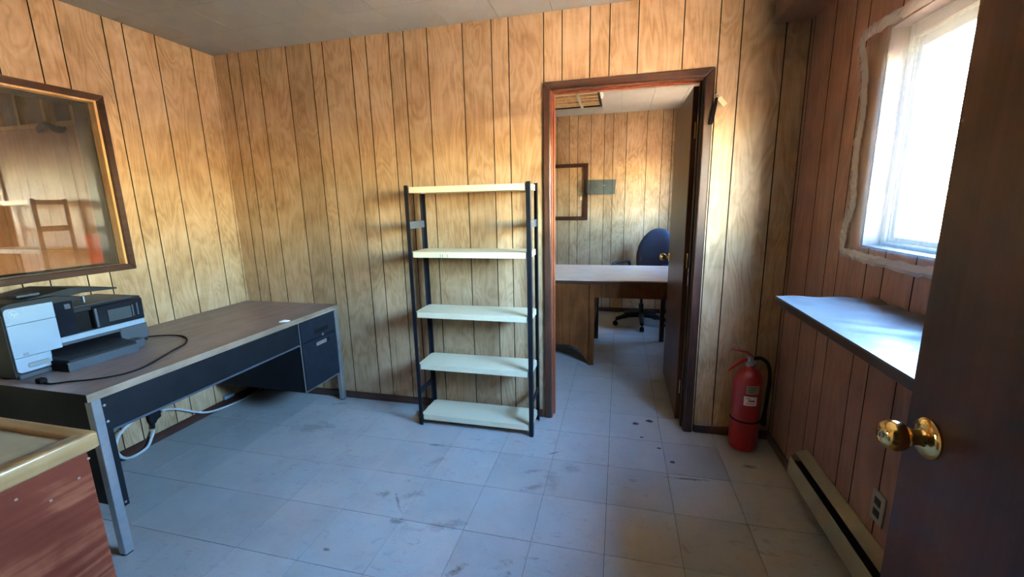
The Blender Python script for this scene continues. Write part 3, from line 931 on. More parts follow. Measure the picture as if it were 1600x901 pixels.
for z in (0.585, 0.655):
    link('rivet', lathe(BM(), [(0.006, 0), (0.005, 0.002), (0.0, 0.003)], (0.484, -1.312, z), (1, 0, 0), 10), M['steel'], ap, smooth=True)
sr = link('leg_strap', box(BM(), 0.468, 0.488, -1.328, -1.302, 0.205, 0.548), M['black'], dk)
link('rivet', lathe(BM(), [(0.005, 0), (0.004, 0.002), (0.0, 0.003)], (0.488, -1.315, 0.222), (1, 0, 0), 10), M['steel'], sr, smooth=True)
pdl = link('pedestal', box(BM(), -0.205, 0.482, -0.232, 0.132, 0.215, TZ - 0.031), M['black'], dk, bevel=0.002)
link('pedestal_trim', box(BM(), 0.480, 0.486, -0.236, -0.231, 0.215, TZ - 0.031), M['chrome'], pdl)
link('pedestal_trim', box(BM(), 0.480, 0.488, -0.232, 0.110, 0.213, 0.219), M['chrome'], pdl)
M['drawer_front'] = plain('blue_black_drawer_enamel', (0.009, 0.012, 0.019), 0.4, var=0.3, scale=18, spec=0.25)
for (z0, z1, hz) in ((0.548, 0.692, 0.592), (0.224, 0.542, 0.505)):
    dr = link('drawer', box(BM(), 0.482, 0.492, -0.226, 0.106, z0, z1), M['drawer_front'], dk, bevel=0.002)
    link('handle_recess', box(BM(), 0.4915, 0.4926, -0.105, 0.035, hz - 0.014, hz + 0.016), M['rubber'], dr)
    if z0 < 0.3:
        lbl = link('drawer_label', box(BM(), 0.4924, 0.4934, -0.100, 0.004, hz - 0.012, hz + 0.013), M['laminate'], dr)
        lbl['label'] = 'grey-brown insert in the drawer pull'
    else:
        link('lock', lathe(BM(), [(0.010, 0), (0.010, 0.003), (0.006, 0.004), (0.0, 0.004)], (0.492, -0.028, 0.556), (1, 0, 0), 14), M['steel'], dr, smooth=True)

# ------------------------------------------------------------------ printer
PF, PB, PY0, PY1, PZ = 0.040, -0.283, -1.325, -0.803, TZ
pt = thing('printer', 'white and black all-in-one printer on the steel desk', 'printer', (-0.10, -1.06, PZ))
# lower body with the output opening
bm = BM()
box(bm, PB, PF - 0.012, PY0, PY1, PZ + 0.012, PZ + 0.045)
box(bm, PB, PF - 0.012, PY0, -1.195, PZ + 0.045, 1.005)
box(bm, PB, -0.12, -1.195, -0.93, PZ + 0.045, 0.84)
box(bm, PB, PF - 0.014, -1.195, PY1 + 0.004, 0.84, 0.866)
box(bm, PB, -0.03, -1.195, PY1 + 0.004, 0.866, 0.955)
box(bm, PB, PF - 0.012, -1.195, -1.09, 0.866, 1.00)
link('body', bm, M['dark_plastic'], pt)
link('base', box(BM(), PB + 0.02, PF - 0.004, PY0 + 0.008, -0.822, PZ, PZ + 0.020), M['grey_plastic'], pt, bevel=0.003)
# white front panel with rounded corners, seams and the long bar
def rrect(y0, y1, z0, z1, r, corners=(1, 1, 1, 1), n=5):
    pts = []
    for (cy, cz, a0, f) in ((y1 - r, z1 - r, 0, corners[0]), (y0 + r, z1 - r, 90, corners[1]), (y0 + r, z0 + r, 180, corners[2]), (y1 - r, z0 + r, 270, corners[3])):
        if f:
            for k in range(n + 1):
                a = math.radians(a0 + 90 * k / n)
                pts.append((cy + r * math.cos(a), cz + r * math.sin(a)))
        else:
            s = math.radians(a0 + 45)
            pts.append((cy + (r if math.cos(s) > 0 else -r), cz + (r if math.sin(s) > 0 else -r)))
    return pts
for (y1, z0, z1, cor) in ((-1.160, 0.9605, 1.030, (0, 1, 0, 0)), (-1.160, 0.8195, 0.9595, (0, 0, 0, 0)), (-1.203, 0.754, 0.8185, (0, 0, 1, 0))):
    p_ = link('front_panel', prism(BM(), rrect(PY0 + 0.004, y1, z0, z1, 0.016, cor), 'x', PF - 0.012, PF), M['white_plastic'], pt, bevel=0.0012)
    if z0 > 0.95:
        ring = BM()
        tube(ring, [(PF + 0.0005, -1.292 + 0.0155 * math.cos(2 * PI * q / 28), 1.004 + 0.0155 * math.sin(2 * PI * q / 28)) for q in range(29)], 0.0009, 6)
        lg_ = link('logo', ring, M['logo'], p_, smooth=False)
        cu = bpy.data.curves.new('logo_text', 'FONT')
        cu.body = 'hp'
        cu.size = 0.024
        cu.shear = 0.3
        cu.align_x = 'CENTER'
        cu.align_y = 'CENTER'
        cu.extrude = 0.0004
        to = bpy.data.objects.new('tmp_text', cu)
        COL.objects.link(to)
        me = bpy.data.meshes.new_from_object(to.evaluated_get(bpy.context.evaluated_depsgraph_get()))
        bpy.data.objects.remove(to)
        tb = BM()
        tb.from_mesh(me)
        bpy.data.meshes.remove(me)
        rot = Matrix(((0, 0, 1), (1, 0, 0), (0, 1, 0))).to_4x4()
        bmesh.ops.transform(tb, matrix=Matrix.Translation((PF + 0.001, -1.292, 1.004)) @ rot, verts=tb.verts)
        link('logo_letters', tb, M['logo'], lg_)
    if z0 < 0.76:
        bt = link('card_slot', prism(BM(), rrect(-1.286, -1.212, 0.769, 0.790, 0.008), 'x', PF, PF + 0.004), M['card'], p_, bevel=0.0015)
        bt['label'] = 'grey rounded memory-card cover'
sq = link('feature_mark', box(BM(), PF, PF + 0.0006, -1.292, -1.274, 0.824, 0.836), M['card'], pt)
link('trim_bar', box(BM(), PF - 0.012, PF - 0.0005, -1.1605, -0.808, 0.8375, 0.862), M['white_plastic'], pt, bevel=0.001)
# glossy dark control block
link('control_block', box(BM(), PF - 0.014, PF - 0.002, -1.159, -1.090, 0.864, 1.020), M['gloss_black'], pt, bevel=0.002)
link('usb_cover', prism(BM(), rrect(-1.124, -1.102, 0.985, 1.008, 0.004), 'x', PF - 0.002, PF + 0.0015), M['grey_plastic'], pt, bevel=0.0008)
bm = BM()
prism(bm, [(PF - 0.06, 0.974), (PF - 0.006, 0.974), (PF + 0.002, 0.966), (PF - 0.001, 0.864), (PF - 0.06, 0.864)], 'y', -1.022, PY1)
cp = link('control_panel', bm, M['gloss_black'], pt, bevel=0.003)
sc_ = link('screen', box(BM(), PF, PF + 0.0035, -0.966, -0.864, 0.884, 0.942), M['screen'], cp)
link('button_strip', box(BM(), PF, PF + 0.003, -0.858, -0.852, 0.886, 0.944), M['grey_plastic'], cp)
link('button_strip', box(BM(), PF, PF + 0.003, -0.836, -0.830, 0.888, 0.950), M['grey_plastic'], cp)
link('grip_edge', box(BM(), PF - 0.002, PF + 0.003, -1.018, -1.008, 0.870, 0.962), M['grey_plastic'], cp, bevel=0.001)
link('slot_recess', box(BM(), -0.028, PF - 0.03, -1.090, -1.022, 0.866, 0.955), M['rubber'], pt)
# scanner lid and document feeder
link('scanner_lid', box(BM(), PB, PF - 0.010, -1.195, PY1 + 0.002, 0.956, 0.982), M['dark_plastic'], pt, bevel=0.004)
link('glass_border', box(BM(), PB + 0.03, PF - 0.010, -1.085, -0.835, 0.982, 0.985), M['grey_plastic'], pt)
adf = link('document_feeder', prism(BM(), [(PY0 + 0.002, 1.030), (PY0 + 0.002, 1.040), (PY0 + 0.03, 1.050), (-1.14, 1.052), (-1.05, 1.030), (-1.05, 1.018), (-1.085, 1.012), (-1.085, 0.982), (-1.195, 0.982), (-1.195, 1.003), (PY0 + 0.002, 1.003)], 'x', PB, PF - 0.006), M['dark_plastic'], pt, bevel=0.002)
fl_ = link('feeder_tray', prism(BM(), [(-1.23, 1.052), (-1.07, 1.074), (-0.885, 1.041), (-0.885, 1.034), (-1.03, 1.042), (-1.10, 1.034), (-1.21, 1.040)], 'x', PB + 0.02, PF - 0.03), M['dark_plastic'], pt, bevel=0.001)
link('paper_guide', box(BM(), -0.09, -0.03, -1.235, -1.16, 1.060, 1.068), M['grey_plastic'], fl_)
link('tray_rib', box(BM(), PF - 0.012, PF - 0.002, -1.048, -1.042, 1.000, 1.030), M['white_plastic'], fl_)
# output slot, tray and right block
link('right_block', box(BM(), -0.10, PF - 0.004, -0.925, PY1 + 0.006, PZ + 0.030, 0.836), M['grey_plastic'], pt, bevel=0.003)
tr_ = link('output_tray', prism(BM(), [(-0.12, 0.775), (-0.12, 0.800), (0.02, 0.795), (0.138, 0.778), (0.142, 0.770), (0.140, PZ + 0.002), (0.128, PZ + 0.002), (0.128, 0.760), (0.02, 0.772)], 'y', -1.205, -0.932), M['dark_plastic'], pt, bevel=0.001)
link('tray_side', box(BM(), -0.02, 0.135, -1.212, -1.205, PZ + 0.002, 0.772), M['rubber'], tr_)
link('tray_front', box(BM(), 0.139, 0.145, -1.213, -0.930, PZ + 0.001, 0.768), M['grey_plastic'], tr_, bevel=0.001)
link('tray_step', box(BM(), 0.02, 0.095, -0.932, -0.862, PZ + 0.002, 0.772), M['grey_plastic'], tr_, bevel=0.002)
link('slot_lip', box(BM(), PF - 0.03, PF - 0.008, -1.195, -0.925, 0.822, 0.837), M['grey_plastic'], pt)

# printer power cord lying on the desk
R_ = 0.0035
zz = TZ + R_ + 0.0008
pc = tag(link('power_cord', tube(BM(), smoothpts([(-0.10, -0.79, zz), (-0.02, -0.715, zz), (0.10, -0.692, zz), (0.20, -0.73, zz), (0.285, -0.81, zz), (0.325, -0.90, zz), (0.375, -1.00, zz), (0.42, -1.10, zz), (0.425, -1.17, zz), (0.395, -1.222, zz), (0.345, -1.262, zz), (0.285, -1.292, zz), (0.235, -1.325, zz), (0.185, -1.322, zz)], 6), R_, 8), M['rubber'], smooth=True), 'thin black power cord curling over the brown desktop', 'cord')
link('plug', box(BM(), 0.155, 0.188, -1.334, -1.310, TZ + 0.0008, TZ + 0.022), M['rubber'], pc, bevel=0.003)

# scrap of paper on the desk
bm = BM()
ps = [(0.44, -0.335), (0.475, -0.30), (0.50, -0.312), (0.496, -0.335), (0.47, -0.345), (0.452, -0.35)]
vs = [bm.verts.new((a, b_, TZ + 0.002 + 0.006 * random.random())) for a, b_ in ps]
c_ = bm.verts.new((0.47, -0.325, TZ + 0.012))
lo_ = [bm.verts.new((v.co.x, v.co.y, TZ + 0.001)) for v in vs]
for i in range(6):
    bm.faces.new((vs[i], vs[(i + 1) % 6], c_))
    bm.faces.new((lo_[i], lo_[(i + 1) % 6], vs[(i + 1) % 6], vs[i]))
bm.faces.new(list(reversed(lo_)))
tag(link('paper_scrap', bm, M['paper']), 'crumpled white paper scrap near the desk edge', 'paper')

# cables and box under the desk
tag(link('extension_cord', tube(BM(), smoothpts([(-0.272, -0.600, 0.192), (-0.276, -0.56, 0.182), (-0.278, -0.494, 0.149), (-0.278, -0.397, 0.081), (-0.276, -0.311, 0.036), (-0.270, -0.215, 0.018), (-0.262, -0.10, 0.010), (-0.25, 0.02, 0.010)], 7), 0.007, 8), M['cable_grey'], smooth=True), 'grey cable sagging from the wall adaptor to the floor under the desk', 'cord')
lp_ = smoothpts([(-0.262, -0.672, 0.104), (-0.262, -0.690, 0.070), (-0.258, -0.728, 0.022), (-0.255, -0.795, 0.011), (-0.250, -0.852, 0.028), (-0.245, -0.884, 0.078), (-0.240, -0.889, 0.130), (-0.240, -0.865, 0.178), (-0.240, -0.825, 0.206), (-0.245, -0.78, 0.222), (-0.25, -0.70, 0.25)], 7)
tag(link('looped_cable', tube(BM(), lp_, 0.008, 8), M['cable_grey'], smooth=True), 'thick grey cable looping down to the floor behind the near desk leg', 'cord')
ad_ = thing('plug_adaptor', 'black plug adaptor on the left wall beneath the desk', 'adaptor', (XL + 0.03, -0.64, 0.12))
bm = BM()
prism(bm, [(-0.678, 0.200), (-0.603, 0.200), (-0.606, 0.158), (-0.628, 0.150), (-0.642, 0.132), (-0.664, 0.130), (-0.674, 0.150)], 'x', XL + 0.0008, XL + 0.030)
link('adaptor_body', bm, M['rubber'], ad_, bevel=0.004)
link('cord_grip', cyl(BM(), (XL + 0.018, -0.655, 0.135), (XL + 0.034, -0.668, 0.112), 0.011, 0.010, 10), M['rubber'], ad_, smooth=True)
jb = thing('junction_box', 'small white surface box low on the left wall under the desk', 'box', (XL + 0.02, -0.13, 0.056))
link('box_body', box(BM(), XL + 0.0005, XL + 0.024, -0.168, -0.090, 0.056, 0.084), M['white_plastic'], jb, bevel=0.004)
link('box_lid', box(BM(), XL + 0.024, XL + 0.027, -0.164, -0.094, 0.060, 0.080), M['white_plastic'], jb, bevel=0.001)

# ------------------------------------------------------------------ counter in the left foreground
CX1, CY1, CZ = 1.265, -1.781, 0.900
ct = thing('counter', 'reddish plywood counter with oak rim in the left foreground', 'counter', (0.80, -2.05, 0.0))
CX0, CY0 = 0.30, YN + 0.002
link('counter_body', box(BM(), CX0 + 0.02, CX1 - 0.018, CY0, CY1 - 0.018, 0.0, CZ - 0.042), M['redwood'], ct, bevel=0.002)
link('counter_panel', box(BM(), CX0 + 0.036, CX1 - 0.036, CY0, CY1 - 0.036, CZ - 0.042, CZ - 0.010), M['counter_top'], ct)
def rim(poly, m):
    return link('rim', prism(BM(), poly, 'z', CZ - 0.042, CZ), m, ct, bevel=0.006, seg=3, smooth=True)
W_ = 0.036
rim([(CX1, CY0), (CX1, CY1), (CX1 - W_, CY1 - W_), (CX1 - W_, CY0)], M['oak_rim_y'])
rim([(CX1, CY1), (CX0, CY1), (CX0 + W_, CY1 - W_), (CX1 - W_, CY1 - W_)], M['oak_rim_x'])
rim([(CX0, CY0), (CX0 + W_, CY0), (CX0 + W_, CY1 - W_), (CX0, CY1)], M['oak_rim_y'])
for (y, z) in ((-1.93, 0.822), (-1.88, 0.782), (-1.825, 0.800), (-1.97, 0.79), (-1.80, 0.835)):
    link('nail_hole', lathe(BM(), [(0.0030, 0), (0.0030, 0.0005), (0.0014, 0.0006), (0.0, 0.0001)], (CX1 - 0.018, y, z), (1, 0, 0), 10), M['edge_oak'], ct)

# ------------------------------------------------------------------ steel shelving unit
su = thing('shelving_unit', 'freestanding steel shelf with black posts and five cream shelves', 'shelf', (1.605, 0.0, 0.0))
SX0, SX1, SY0, SY1 = 1.225, 1.984, -0.106, 0.126
for (px, sx) in ((SX0, 1), (SX1, -1)):
    for (py, sy) in ((SY0, 1), (SY1, -1)):
        w = 0.024
        poly = [(px, py), (px + sx * w, py), (px + sx * w, py + sy * 0.003), (px + sx * 0.003, py + sy * 0.003), (px + sx * 0.003, py + sy * 0.030), (px, py + sy * 0.030)]
        link('post', prism(BM(), poly, 'z', 0.0, 1.530), M['black_post'], su)
for zt in (1.520, 1.138, 0.762, 0.421, 0.074):
    bm = BM()
    x0, x1, y0, y1 = SX0 + 0.0245 - 0.012, SX1 - 0.0245 + 0.012, SY0 + 0.004, SY1 - 0.004
    c = 0.018
    def oct_(m):
        return [(x0 + m + c, y0 + m), (x1 - m - c, y0 + m), (x1 - m, y0 + m + c), (x1 - m, y1 - m - c), (x1 - m - c, y1 - m), (x0 + m + c, y1 - m), (x0 + m, y1 - m - c), (x0 + m, y0 + m + c)]
    A = [bm.verts.new((a, b_, zt - 0.034)) for a, b_ in oct_(0)]
    B_ = [bm.verts.new((a, b_, zt)) for a, b_ in oct_(0)]
    C_ = [bm.verts.new((a, b_, zt - 0.034)) for a, b_ in oct_(0.003)]
    D_ = [bm.verts.new((a, b_, zt - 0.002)) for a, b_ in oct_(0.003)]
    for k in range(8):
        k2 = (k + 1) % 8
        bm.faces.new((A[k], A[k2], B_[k2], B_[k]))
        bm.faces.new((C_[k2], C_[k], D_[k], D_[k2]))
        bm.faces.new((A[k2], A[k], C_[k], C_[k2]))
    bm.faces.new(B_)
    bm.faces.new(list(reversed(D_)))
    s_ = link('shelf_panel', bm, M['shelf'], su)
    if abs(zt - 1.138) < 0.01:
        for xx in (1.432, 1.446, 1.476):
            link('chip', box(BM(), xx, xx + 0.0022, y0 - 0.0006, y0 + 0.001, zt - 0.033, zt - 0.012), M['black'], s_)
for px, sx in ((SX0, 1), (SX1, -1)):
    for (z0, z1) in ((1.275, 1.318), (0.205, 0.245)):
        xx = sorted((px + sx * 0.004, px + sx * 0.010))
        b_ = link('side_brace', box(BM(), xx[0], xx[1], SY0 + 0.004, SY1 - 0.004, z0, z1), M['grey_plastic'] if z0 > 1 else M['black_post'], su, bevel=0.0008)

# ------------------------------------------------------------------ fire extinguisher
fx, fy = 3.193, 0.062
fe = thing('fire_extinguisher', 'red fire extinguisher standing in the dark corner', 'fire extinguisher', (fx, fy, 0.0))
r = 0.076
link('tank', lathe(BM(), [(0.0, 0.004), (r * 0.93, 0.0), (r, 0.012), (r, 0.40), (r * 0.97, 0.425), (r * 0.84, 0.452), (r * 0.60, 0.474), (r * 0.32, 0.486), (r * 0.26, 0.500), (0.0, 0.500)], (fx, fy, 0), seg=32), M['red_paint'], fe, smooth=True)
link('strap', lathe(BM(), [(r + 0.0004, 0.0), (r + 0.002, 0.0), (r + 0.002, 0.010), (r + 0.0004, 0.010)], (fx, fy, 0.175), seg=32), M['rubber'], fe, smooth=True)
def curved_label(a0, a1, z0, z1, m, name):
    bm = BM()
    n = 10
    rows = []
    for k in range(n + 1):
        a = a0 + (a1 - a0) * k / n
        rows.append([bm.verts.new((fx + (r + q) * math.cos(a), fy + (r + q) * math.sin(a), z)) for q, z in ((0.0004, z0), (0.0014, z0), (0.0014, z1), (0.0004, z1))])
    for p, q in zip(rows, rows[1:]):
        for k in range(4):
            bm.faces.new((p[k], p[(k + 1) % 4], q[(k + 1) % 4], q[k]))
    bm.faces.new(rows[0]); bm.faces.new(list(reversed(rows[-1])))
    return link(name, bm, m, fe, smooth=True)
aim = math.atan2(-2.44 - fy, 2.46 - fx)
l1 = curved_label(aim - 0.05, aim + 0.85, 0.352, 0.402, M['ivory'], 'tank_label')
l2 = curved_label(aim - 0.15, aim + 0.72, 0.285, 0.338, M['paper'], 'tank_label')
def label_print(lb, a0, a1, z, h, m):
    bm = BM()
    n = 6
    rows = []
    for k in range(n + 1):
        a = a0 + (a1 - a0) * k / n
        rows.append([bm.verts.new((fx + (r + q) * math.cos(a), fy + (r + q) * math.sin(a), zz_)) for q, zz_ in ((0.0013, z), (0.0018, z), (0.0018, z + h), (0.0013, z + h))])
    for p, q in zip(rows, rows[1:]):
        for k in range(4):
            bm.faces.new((p[k], p[(k + 1) % 4], q[(k + 1) % 4], q[k]))
    link('print_line', bm, m, lb)
for k in range(3):
    label_print(l1, aim + 0.08, aim + 0.62 - 0.1 * k, 0.387 - 0.012 * k, 0.004, M['grey_plastic'])
label_print(l2, aim - 0.05, aim + 0.30, 0.325, 0.004, M['grey_plastic'])
label_print(l2, aim + 0.12, aim + 0.55, 0.309, 0.009, M['red_paint'])
label_print(l2, aim - 0.05, aim + 0.5, 0.296, 0.003, M['grey_plastic'])
link('valve', lathe(BM(), [(0.0, 0.495), (0.022, 0.495), (0.022, 0.512), (0.017, 0.516), (0.017, 0.545), (0.010, 0.55), (0.0, 0.55)], (fx, fy, 0), seg=16), M['steel'], fe, smooth=True)
link('gauge', lathe(BM(), [(0.0, 0), (0.014, 0), (0.014, 0.008), (0.0, 0.009)], (fx + 0.012, fy - 0.018, 0.522), (0.2, -1, 0), 16), M['steel'], fe, smooth=True)
link('carry_handle', prism(BM(), [(fx + 0.01, 0.530), (fx - 0.03, 0.515), (fx - 0.105, 0.455), (fx - 0.112, 0.462), (fx - 0.04, 0.532), (fx + 0.01, 0.545)], 'y', fy - 0.011, fy + 0.011), M['red_paint'], fe, bevel=0.002)
link('squeeze_lever', prism(BM(), [(fx + 0.012, 0.545), (fx - 0.02, 0.566), (fx - 0.100, 0.582), (fx - 0.100, 0.588), (fx - 0.018, 0.576), (fx + 0.016, 0.553)], 'y', fy - 0.010, fy + 0.010), M['red_paint'], fe, bevel=0.002)
link('hose', tube(BM(), smoothpts([(fx + 0.015, fy, 0.532), (fx + 0.055, fy - 0.004, 0.540), (fx + 0.092, fy - 0.010, 0.505), (fx + 0.104, fy - 0.014, 0.42), (fx + 0.100, fy - 0.014, 0.32), (fx + 0.096, fy - 0.012, 0.22)], 6), 0.010, 10), M['rubber'], fe, smooth=True)
link('nozzle', cyl(BM(), (fx + 0.096, fy - 0.012, 0.225), (fx + 0.094, fy - 0.012, 0.15), 0.010, 0.017, 12), M['rubber'], fe, smooth=True)

# ------------------------------------------------------------------ keys with tag on the casing
kt = thing('key_bunch', 'dark key bunch with cream paper tag hanging beside the doorway', 'keys', (2.945, 0.14, 1.93))
link('nail', cyl(BM(), (2.946, YB, 1.955), (2.946, YB - 0.03, 1.957), 0.0016, None, 6), M['steel'], kt)
link('key_ring', tube(BM(), [(2.946 + 0.012 * math.cos(a), YB - 0.022, 1.944 + 0.012 * math.sin(a)) for a in [2 * PI * k / 14 for k in range(15)]], 0.0014, 6), M['steel'], kt, smooth=True)
bm = BM()
prism(bm, [(2.936, 1.936), (2.948, 1.936), (2.946, 1.90), (2.938, 1.845), (2.930, 1.803), (2.912, 1.803), (2.916, 1.85), (2.926, 1.90)], 'y', YB - 0.034, YB - 0.022)
kf = link('key_fob', bm, M['rubber'], kt, bevel=0.003)
bm = BM()
prism(bm, [(2.955, 1.938), (2.966, 1.942), (2.996, 1.905), (2.980, 1.888), (2.950, 1.925)], 'y', YB - 0.024, YB - 0.0225)
link('paper_tag', bm, M['manila'], kt)

# ------------------------------------------------------------------ second office: wooden desk
wd = thing('wooden_desk', 'brown wooden desk with pale top in the second office', 'desk', (2.0, 1.6, 0.0))
WX0, WX1, WYA, WYB, WZ = 1.12, 2.955, 1.150, 2.045, 0.767
link('desktop', box(BM(), WX0, WX1, WYA - 0.005, WYB, WZ - 0.010, WZ), M['desk_top2'], wd, bevel=0.002)
link('top_edge', box(BM(), WX0, WX1, WYA - 0.003, WYB - 0.003, WZ - 0.034, WZ - 0.010), M['trim_x'], wd)
prof = [(WX0 + 0.03, 0.182), (2.06, 0.176), (2.12, 0.150), (2.18, 0.085), (2.232, 0.004), (2.232, WZ - 0.034), (WX0 + 0.03, WZ - 0.034)]
link('modesty_panel', prism(BM(), prof, 'y', 1.168, 1.184), M['desk_wood'], wd, bevel=0.001)
link('leg', box(BM(), 2.230, 2.275, 1.158, 1.196, 0.0, WZ - 0.034), M['desk_wood'], wd, bevel=0.003)
link('leg', box(BM(), 2.890, 2.932, 1.158, 1.196, 0.0, WZ - 0.034), M['desk_wood'], wd, bevel=0.003)
link('leg', box(BM(), 2.234, 2.278, 1.93, 1.975, 0.0, WZ - 0.034), M['trim'], wd, bevel=0.003)
link('leg', box(BM(), 2.888, 2.932, 1.93, 1.975, 0.0, WZ - 0.034), M['trim'], wd, bevel=0.003)
link('leg', box(BM(), WX0 + 0.03, WX0 + 0.07, 1.158, 1.196, 0.0, WZ - 0.034), M['desk_wood'], wd, bevel=0.003)
link('leg', box(BM(), WX0 + 0.03, WX0 + 0.07, 1.93, 1.975, 0.0, WZ - 0.034), M['desk_wood'], wd, bevel=0.003)
link('apron', box(BM(), 2.275, 2.890, 1.166, 1.186, 0.612, WZ - 0.034), M['desk_wood'], wd)
link('pedestal', box(BM(), WX0 + 0.07, 2.236, 1.40, 1.99, 0.18, WZ - 0.034), M['desk_wood'], wd)
link('side_panel', box(BM(), 2.250, 2.262, 1.196, 1.93, 0.30, WZ - 0.034), M['desk_wood'], wd)

# office chair (built facing -y, then turned)
ch = thing('office_chair', 'navy swivel chair with loop arms behind the wooden desk', 'chair', (2.735, 2.56, 0.0), rz=math.radians(-38))
def L_(name, bm, m, parent=None, **k):
    return link(name, bm, m, parent or ch, world=False, **k)
for k in range(5):
    a = 2 * PI * k / 5 + 0.35
    ca, sa = math.cos(a), math.sin(a)
    L_('base_arm', tube(BM(), [(0.03 * ca, 0.03 * sa, 0.120), (0.17 * ca, 0.17 * sa, 0.115), (0.29 * ca, 0.29 * sa, 0.082)], [0.034, 0.028, 0.022], 8), M['dark_plastic'], smooth=True)
    cs = L_('caster', lathe(BM(), [(0.0, -0.022), (0.024, -0.022), (0.0275, -0.016), (0.0275, -0.004), (0.012, -0.003), (0.012, 0.003), (0.0275, 0.004), (0.0275, 0.016), (0.024, 0.022), (0.0, 0.022)], (0.30 * ca, 0.30 * sa, 0.0278), (-sa, ca, 0), 16), M['rubber'], smooth=True)
    link('caster_stem', cyl(BM(), (0.295 * ca, 0.295 * sa, 0.03), (0.29 * ca, 0.29 * sa, 0.09), 0.008, None, 8), M['rubber'], cs, world=False)
L_('gas_column', tube(BM(), [(0, 0, 0.10), (0, 0, 0.25), (0, 0, 0.251), (0, 0, 0.42)], [0.028, 0.028, 0.016, 0.016], 14), M['dark_plastic'], smooth=True)
L_('seat_plate', box(BM(), -0.10, 0.10, -0.12, 0.12, 0.41, 0.44), M['dark_plastic'], bevel=0.005)
def cushion(w, d, h, e=2.6):
    bm = BM()
    bmesh.ops.create_uvsphere(bm, u_segments=28, v_segments=14, radius=1.0)
    for v in bm.verts:
        c = v.co
        f = lambda q: math.copysign(abs(q) ** (2 / e), q)
        v.co = Vector((f(c.x) * w / 2, f(c.y) * d / 2, f(c.z) * h / 2))
    return bm
bm = cushion(0.50, 0.48, 0.10)
bmesh.ops.translate(bm, verts=bm.verts, vec=(0, -0.01, 0.485))
L_('seat', bm, M['navy'], smooth=True)
bm = cushion(0.50, 0.10, 0.62, 2.4)
for v in bm.verts:
    t_ = (v.co.z + 0.31) / 0.62
    v.co.y += 0.10 * (t_ - 0.3) + 0.10 * (v.co.x / 0.25) ** 2 * -0.35
    v.co.x *= 1.0 - 0.16 * max(0, t_ - 0.6) / 0.4
bmesh.ops.translate(bm, verts=bm.verts, vec=(0, 0.245, 0.790))
L_('backrest', bm, M['navy'], smooth=True)
L_('back_bar', tube(BM(), [(0, 0.05, 0.43), (0, 0.22, 0.43), (0, 0.27, 0.52), (0, 0.28, 0.66)], 0.018, 8), M['dark_plastic'], smooth=True)
for s in (-1, 1):
    L_('armrest', tube(BM(), smoothpts([(s * 0.20, -0.10, 0.445), (s * 0.285, -0.13, 0.50), (s * 0.295, -0.17, 0.64), (s * 0.295, -0.13, 0.705), (s * 0.295, 0.06, 0.712), (s * 0.290, 0.15, 0.68), (s * 0.28, 0.12, 0.52), (s * 0.20, 0.07, 0.445)], 6), 0.017, 10), M['dark_plastic'], smooth=True)

# wall file holder, framed panel, hanging tag on the far wall
fh = thing('wall_file_holder', 'smoked plastic file holder on the far office wall', 'file holder', (2.23, YF - 0.05, 1.507))
def hold(name, poly, y0, y1):
    link(name, prism(BM(), poly, 'y', y0, y1), M['smoke'], fh)
trap = [(2.045, 1.685), (2.412, 1.680), (2.400, 1.507), (2.070, 1.511)]
hold('holder_front', trap, YF - 0.082, YF - 0.079)
hold('holder_back', trap, YF - 0.004, YF - 0.001)
link('holder_bottom', box(BM(), 2.070, 2.400, YF - 0.079, YF - 0.004, 1.507, 1.511), M['smoke'], fh)
link('holder_side', prism(BM(), [(2.045, 1.685), (2.049, 1.685), (2.074, 1.511), (2.070, 1.511)], 'y', YF - 0.079, YF - 0.004), M['smoke'], fh)
link('holder_side', prism(BM(), [(2.408, 1.680), (2.412, 1.680), (2.400, 1.511), (2.396, 1.511)], 'y', YF - 0.079, YF - 0.004), M['smoke'], fh)
link('maker_badge', box(BM(), 2.245, 2.285, YF - 0.0835, YF - 0.082, 1.607, 1.617), M['steel'], fh)
ff = thing('wall_frame', 'brown moulding frame around plain panelling on the far office wall', 'frame', (1.6, YF, 1.19))
def fr_y(oy0, oy1, oz0, oz1, w):
    for poly, m in (([(oy0, oz0), (oy1, oz0), (oy1 - w, oz0 + w), (oy0 + w, oz0 + w)], 'trim_x'), ([(oy0, oz1), (oy1, oz1), (oy1 - w, oz1 - w), (oy0 + w, oz1 - w)], 'trim_x'),
                    ([(oy0, oz0), (oy0 + w, oz0 + w), (oy0 + w, oz1 - w), (oy0, oz1)], 'trim'), ([(oy1, oz0), (oy1 - w, oz0 + w), (oy1 - w, oz1 - w), (oy1, oz1)], 'trim')):
        link('frame_moulding', prism(BM(), poly, 'y', YF - 0.022, YF - 0.0005), M[m], ff, bevel=0.004)
fr_y(1.12, 2.070, 1.194, 1.890, 0.046)
hk = thing('hanging_tag', 'small cream tag hanging at the wall frame in the second office', 'tag', (2.0, YF - 0.02, 1.44))
link('tag_card', prism(BM(), [(1.975, 1.49), (1.993, 1.497), (2.003, 1.46), (1.985, 1.435), (1.968, 1.452)], 'y', YF - 0.006, YF - 0.003), M['manila'], hk)
link('tag_string', tube(BM(), [(1.99, YF - 0.004, 1.495), (2.012, YF - 0.004, 1.55), (2.018, YF - 0.004, 1.575)], 0.0035, 6), M['manila'], hk)

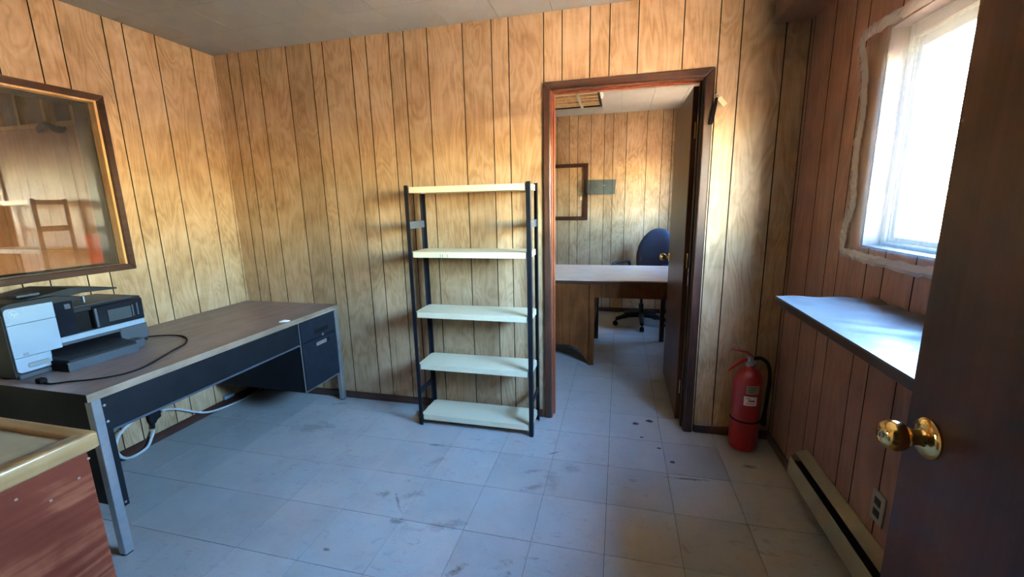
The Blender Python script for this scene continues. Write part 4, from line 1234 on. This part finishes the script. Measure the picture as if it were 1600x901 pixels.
# fluorescent troffer in the office ceiling
tl_ = thing('ceiling_light', 'unlit recessed ceiling light with amber louvres in the second office', 'ceiling light', ((LX0 + LX1) / 2, (LY0 + LY1) / 2, H))
bm = BM()
box(bm, LX0, LX0 + 0.02, LY0, LY1, H - 0.012, H + 0.010)
box(bm, LX1 - 0.02, LX1, LY0, LY1, H - 0.012, H + 0.010)
box(bm, LX0 + 0.02, LX1 - 0.02, LY0, LY0 + 0.02, H - 0.012, H + 0.010)
box(bm, LX0 + 0.02, LX1 - 0.02, LY1 - 0.02, LY1, H - 0.012, H + 0.010)
link('light_frame', bm, M['black'], tl_)
link('diffuser', box(BM(), LX0 + 0.02, LX1 - 0.02, LY0 + 0.02, LY1 - 0.02, H + 0.002, H + 0.009), M['manila'], tl_)
for k in range(1, 5):
    y = LY0 + 0.02 + (LY1 - LY0 - 0.04) * k / 5
    link('louvre', box(BM(), LX0 + 0.02, LX1 - 0.02, y - 0.004, y + 0.004, H - 0.022, H + 0.002), M['stud'], tl_)
xm = LX1 - 0.215
link('louvre', box(BM(), xm - 0.012, xm + 0.012, LY0 + 0.02, LY1 - 0.02, H - 0.024, H + 0.001), M['ivory'], tl_)
bm = BM()
prism(bm, [(LX1 + 0.001, 2.03), (LX1 + 0.03, 2.03), (LX1 + 0.034, 2.18), (LX1 + 0.020, 2.30), (LX1 + 0.001, 2.32)], 'z', H - 0.006, H - 0.0005)
link('trim_flap', bm, M['paper'], tl_)

# ------------------------------------------------------------------ crumbs on the floor
spots = [(2.60, 0.19, 'curled brown leaf bit on the doorway floor nearest the open door', 0.020), (2.69, 0.24, 'brown leaf bit lying beside the open office door', 0.024), (2.72, -0.07, 'dark red flake on the floor in front of the door casing', 0.016),
         (2.63, 0.03, 'small dark crumb on the floor inside the doorway line', 0.011), (2.78, -0.20, 'dark crumb on the tile between doorway and extinguisher', 0.014)]
for (x, y, lb, s) in spots:
    bm = BM()
    rnd = random.Random(int(x * 1000))
    n = 7
    top_ = [bm.verts.new((x + s * math.cos(2 * PI * k / n) * rnd.uniform(0.6, 1.2), y + 0.5 * s * math.sin(2 * PI * k / n) * rnd.uniform(0.6, 1.2), 0.002 + 0.004 * rnd.random())) for k in range(n)]
    bot_ = [bm.verts.new((v.co.x, v.co.y, 0.0003)) for v in top_]
    bm.faces.new(top_); bm.faces.new(list(reversed(bot_)))
    for k in range(n):
        bm.faces.new((top_[k], bot_[k], bot_[(k + 1) % n], top_[(k + 1) % n]))
    tag(link('leaf_bit', bm, M['trim']), lb, 'debris', 'leaf bits on the floor')
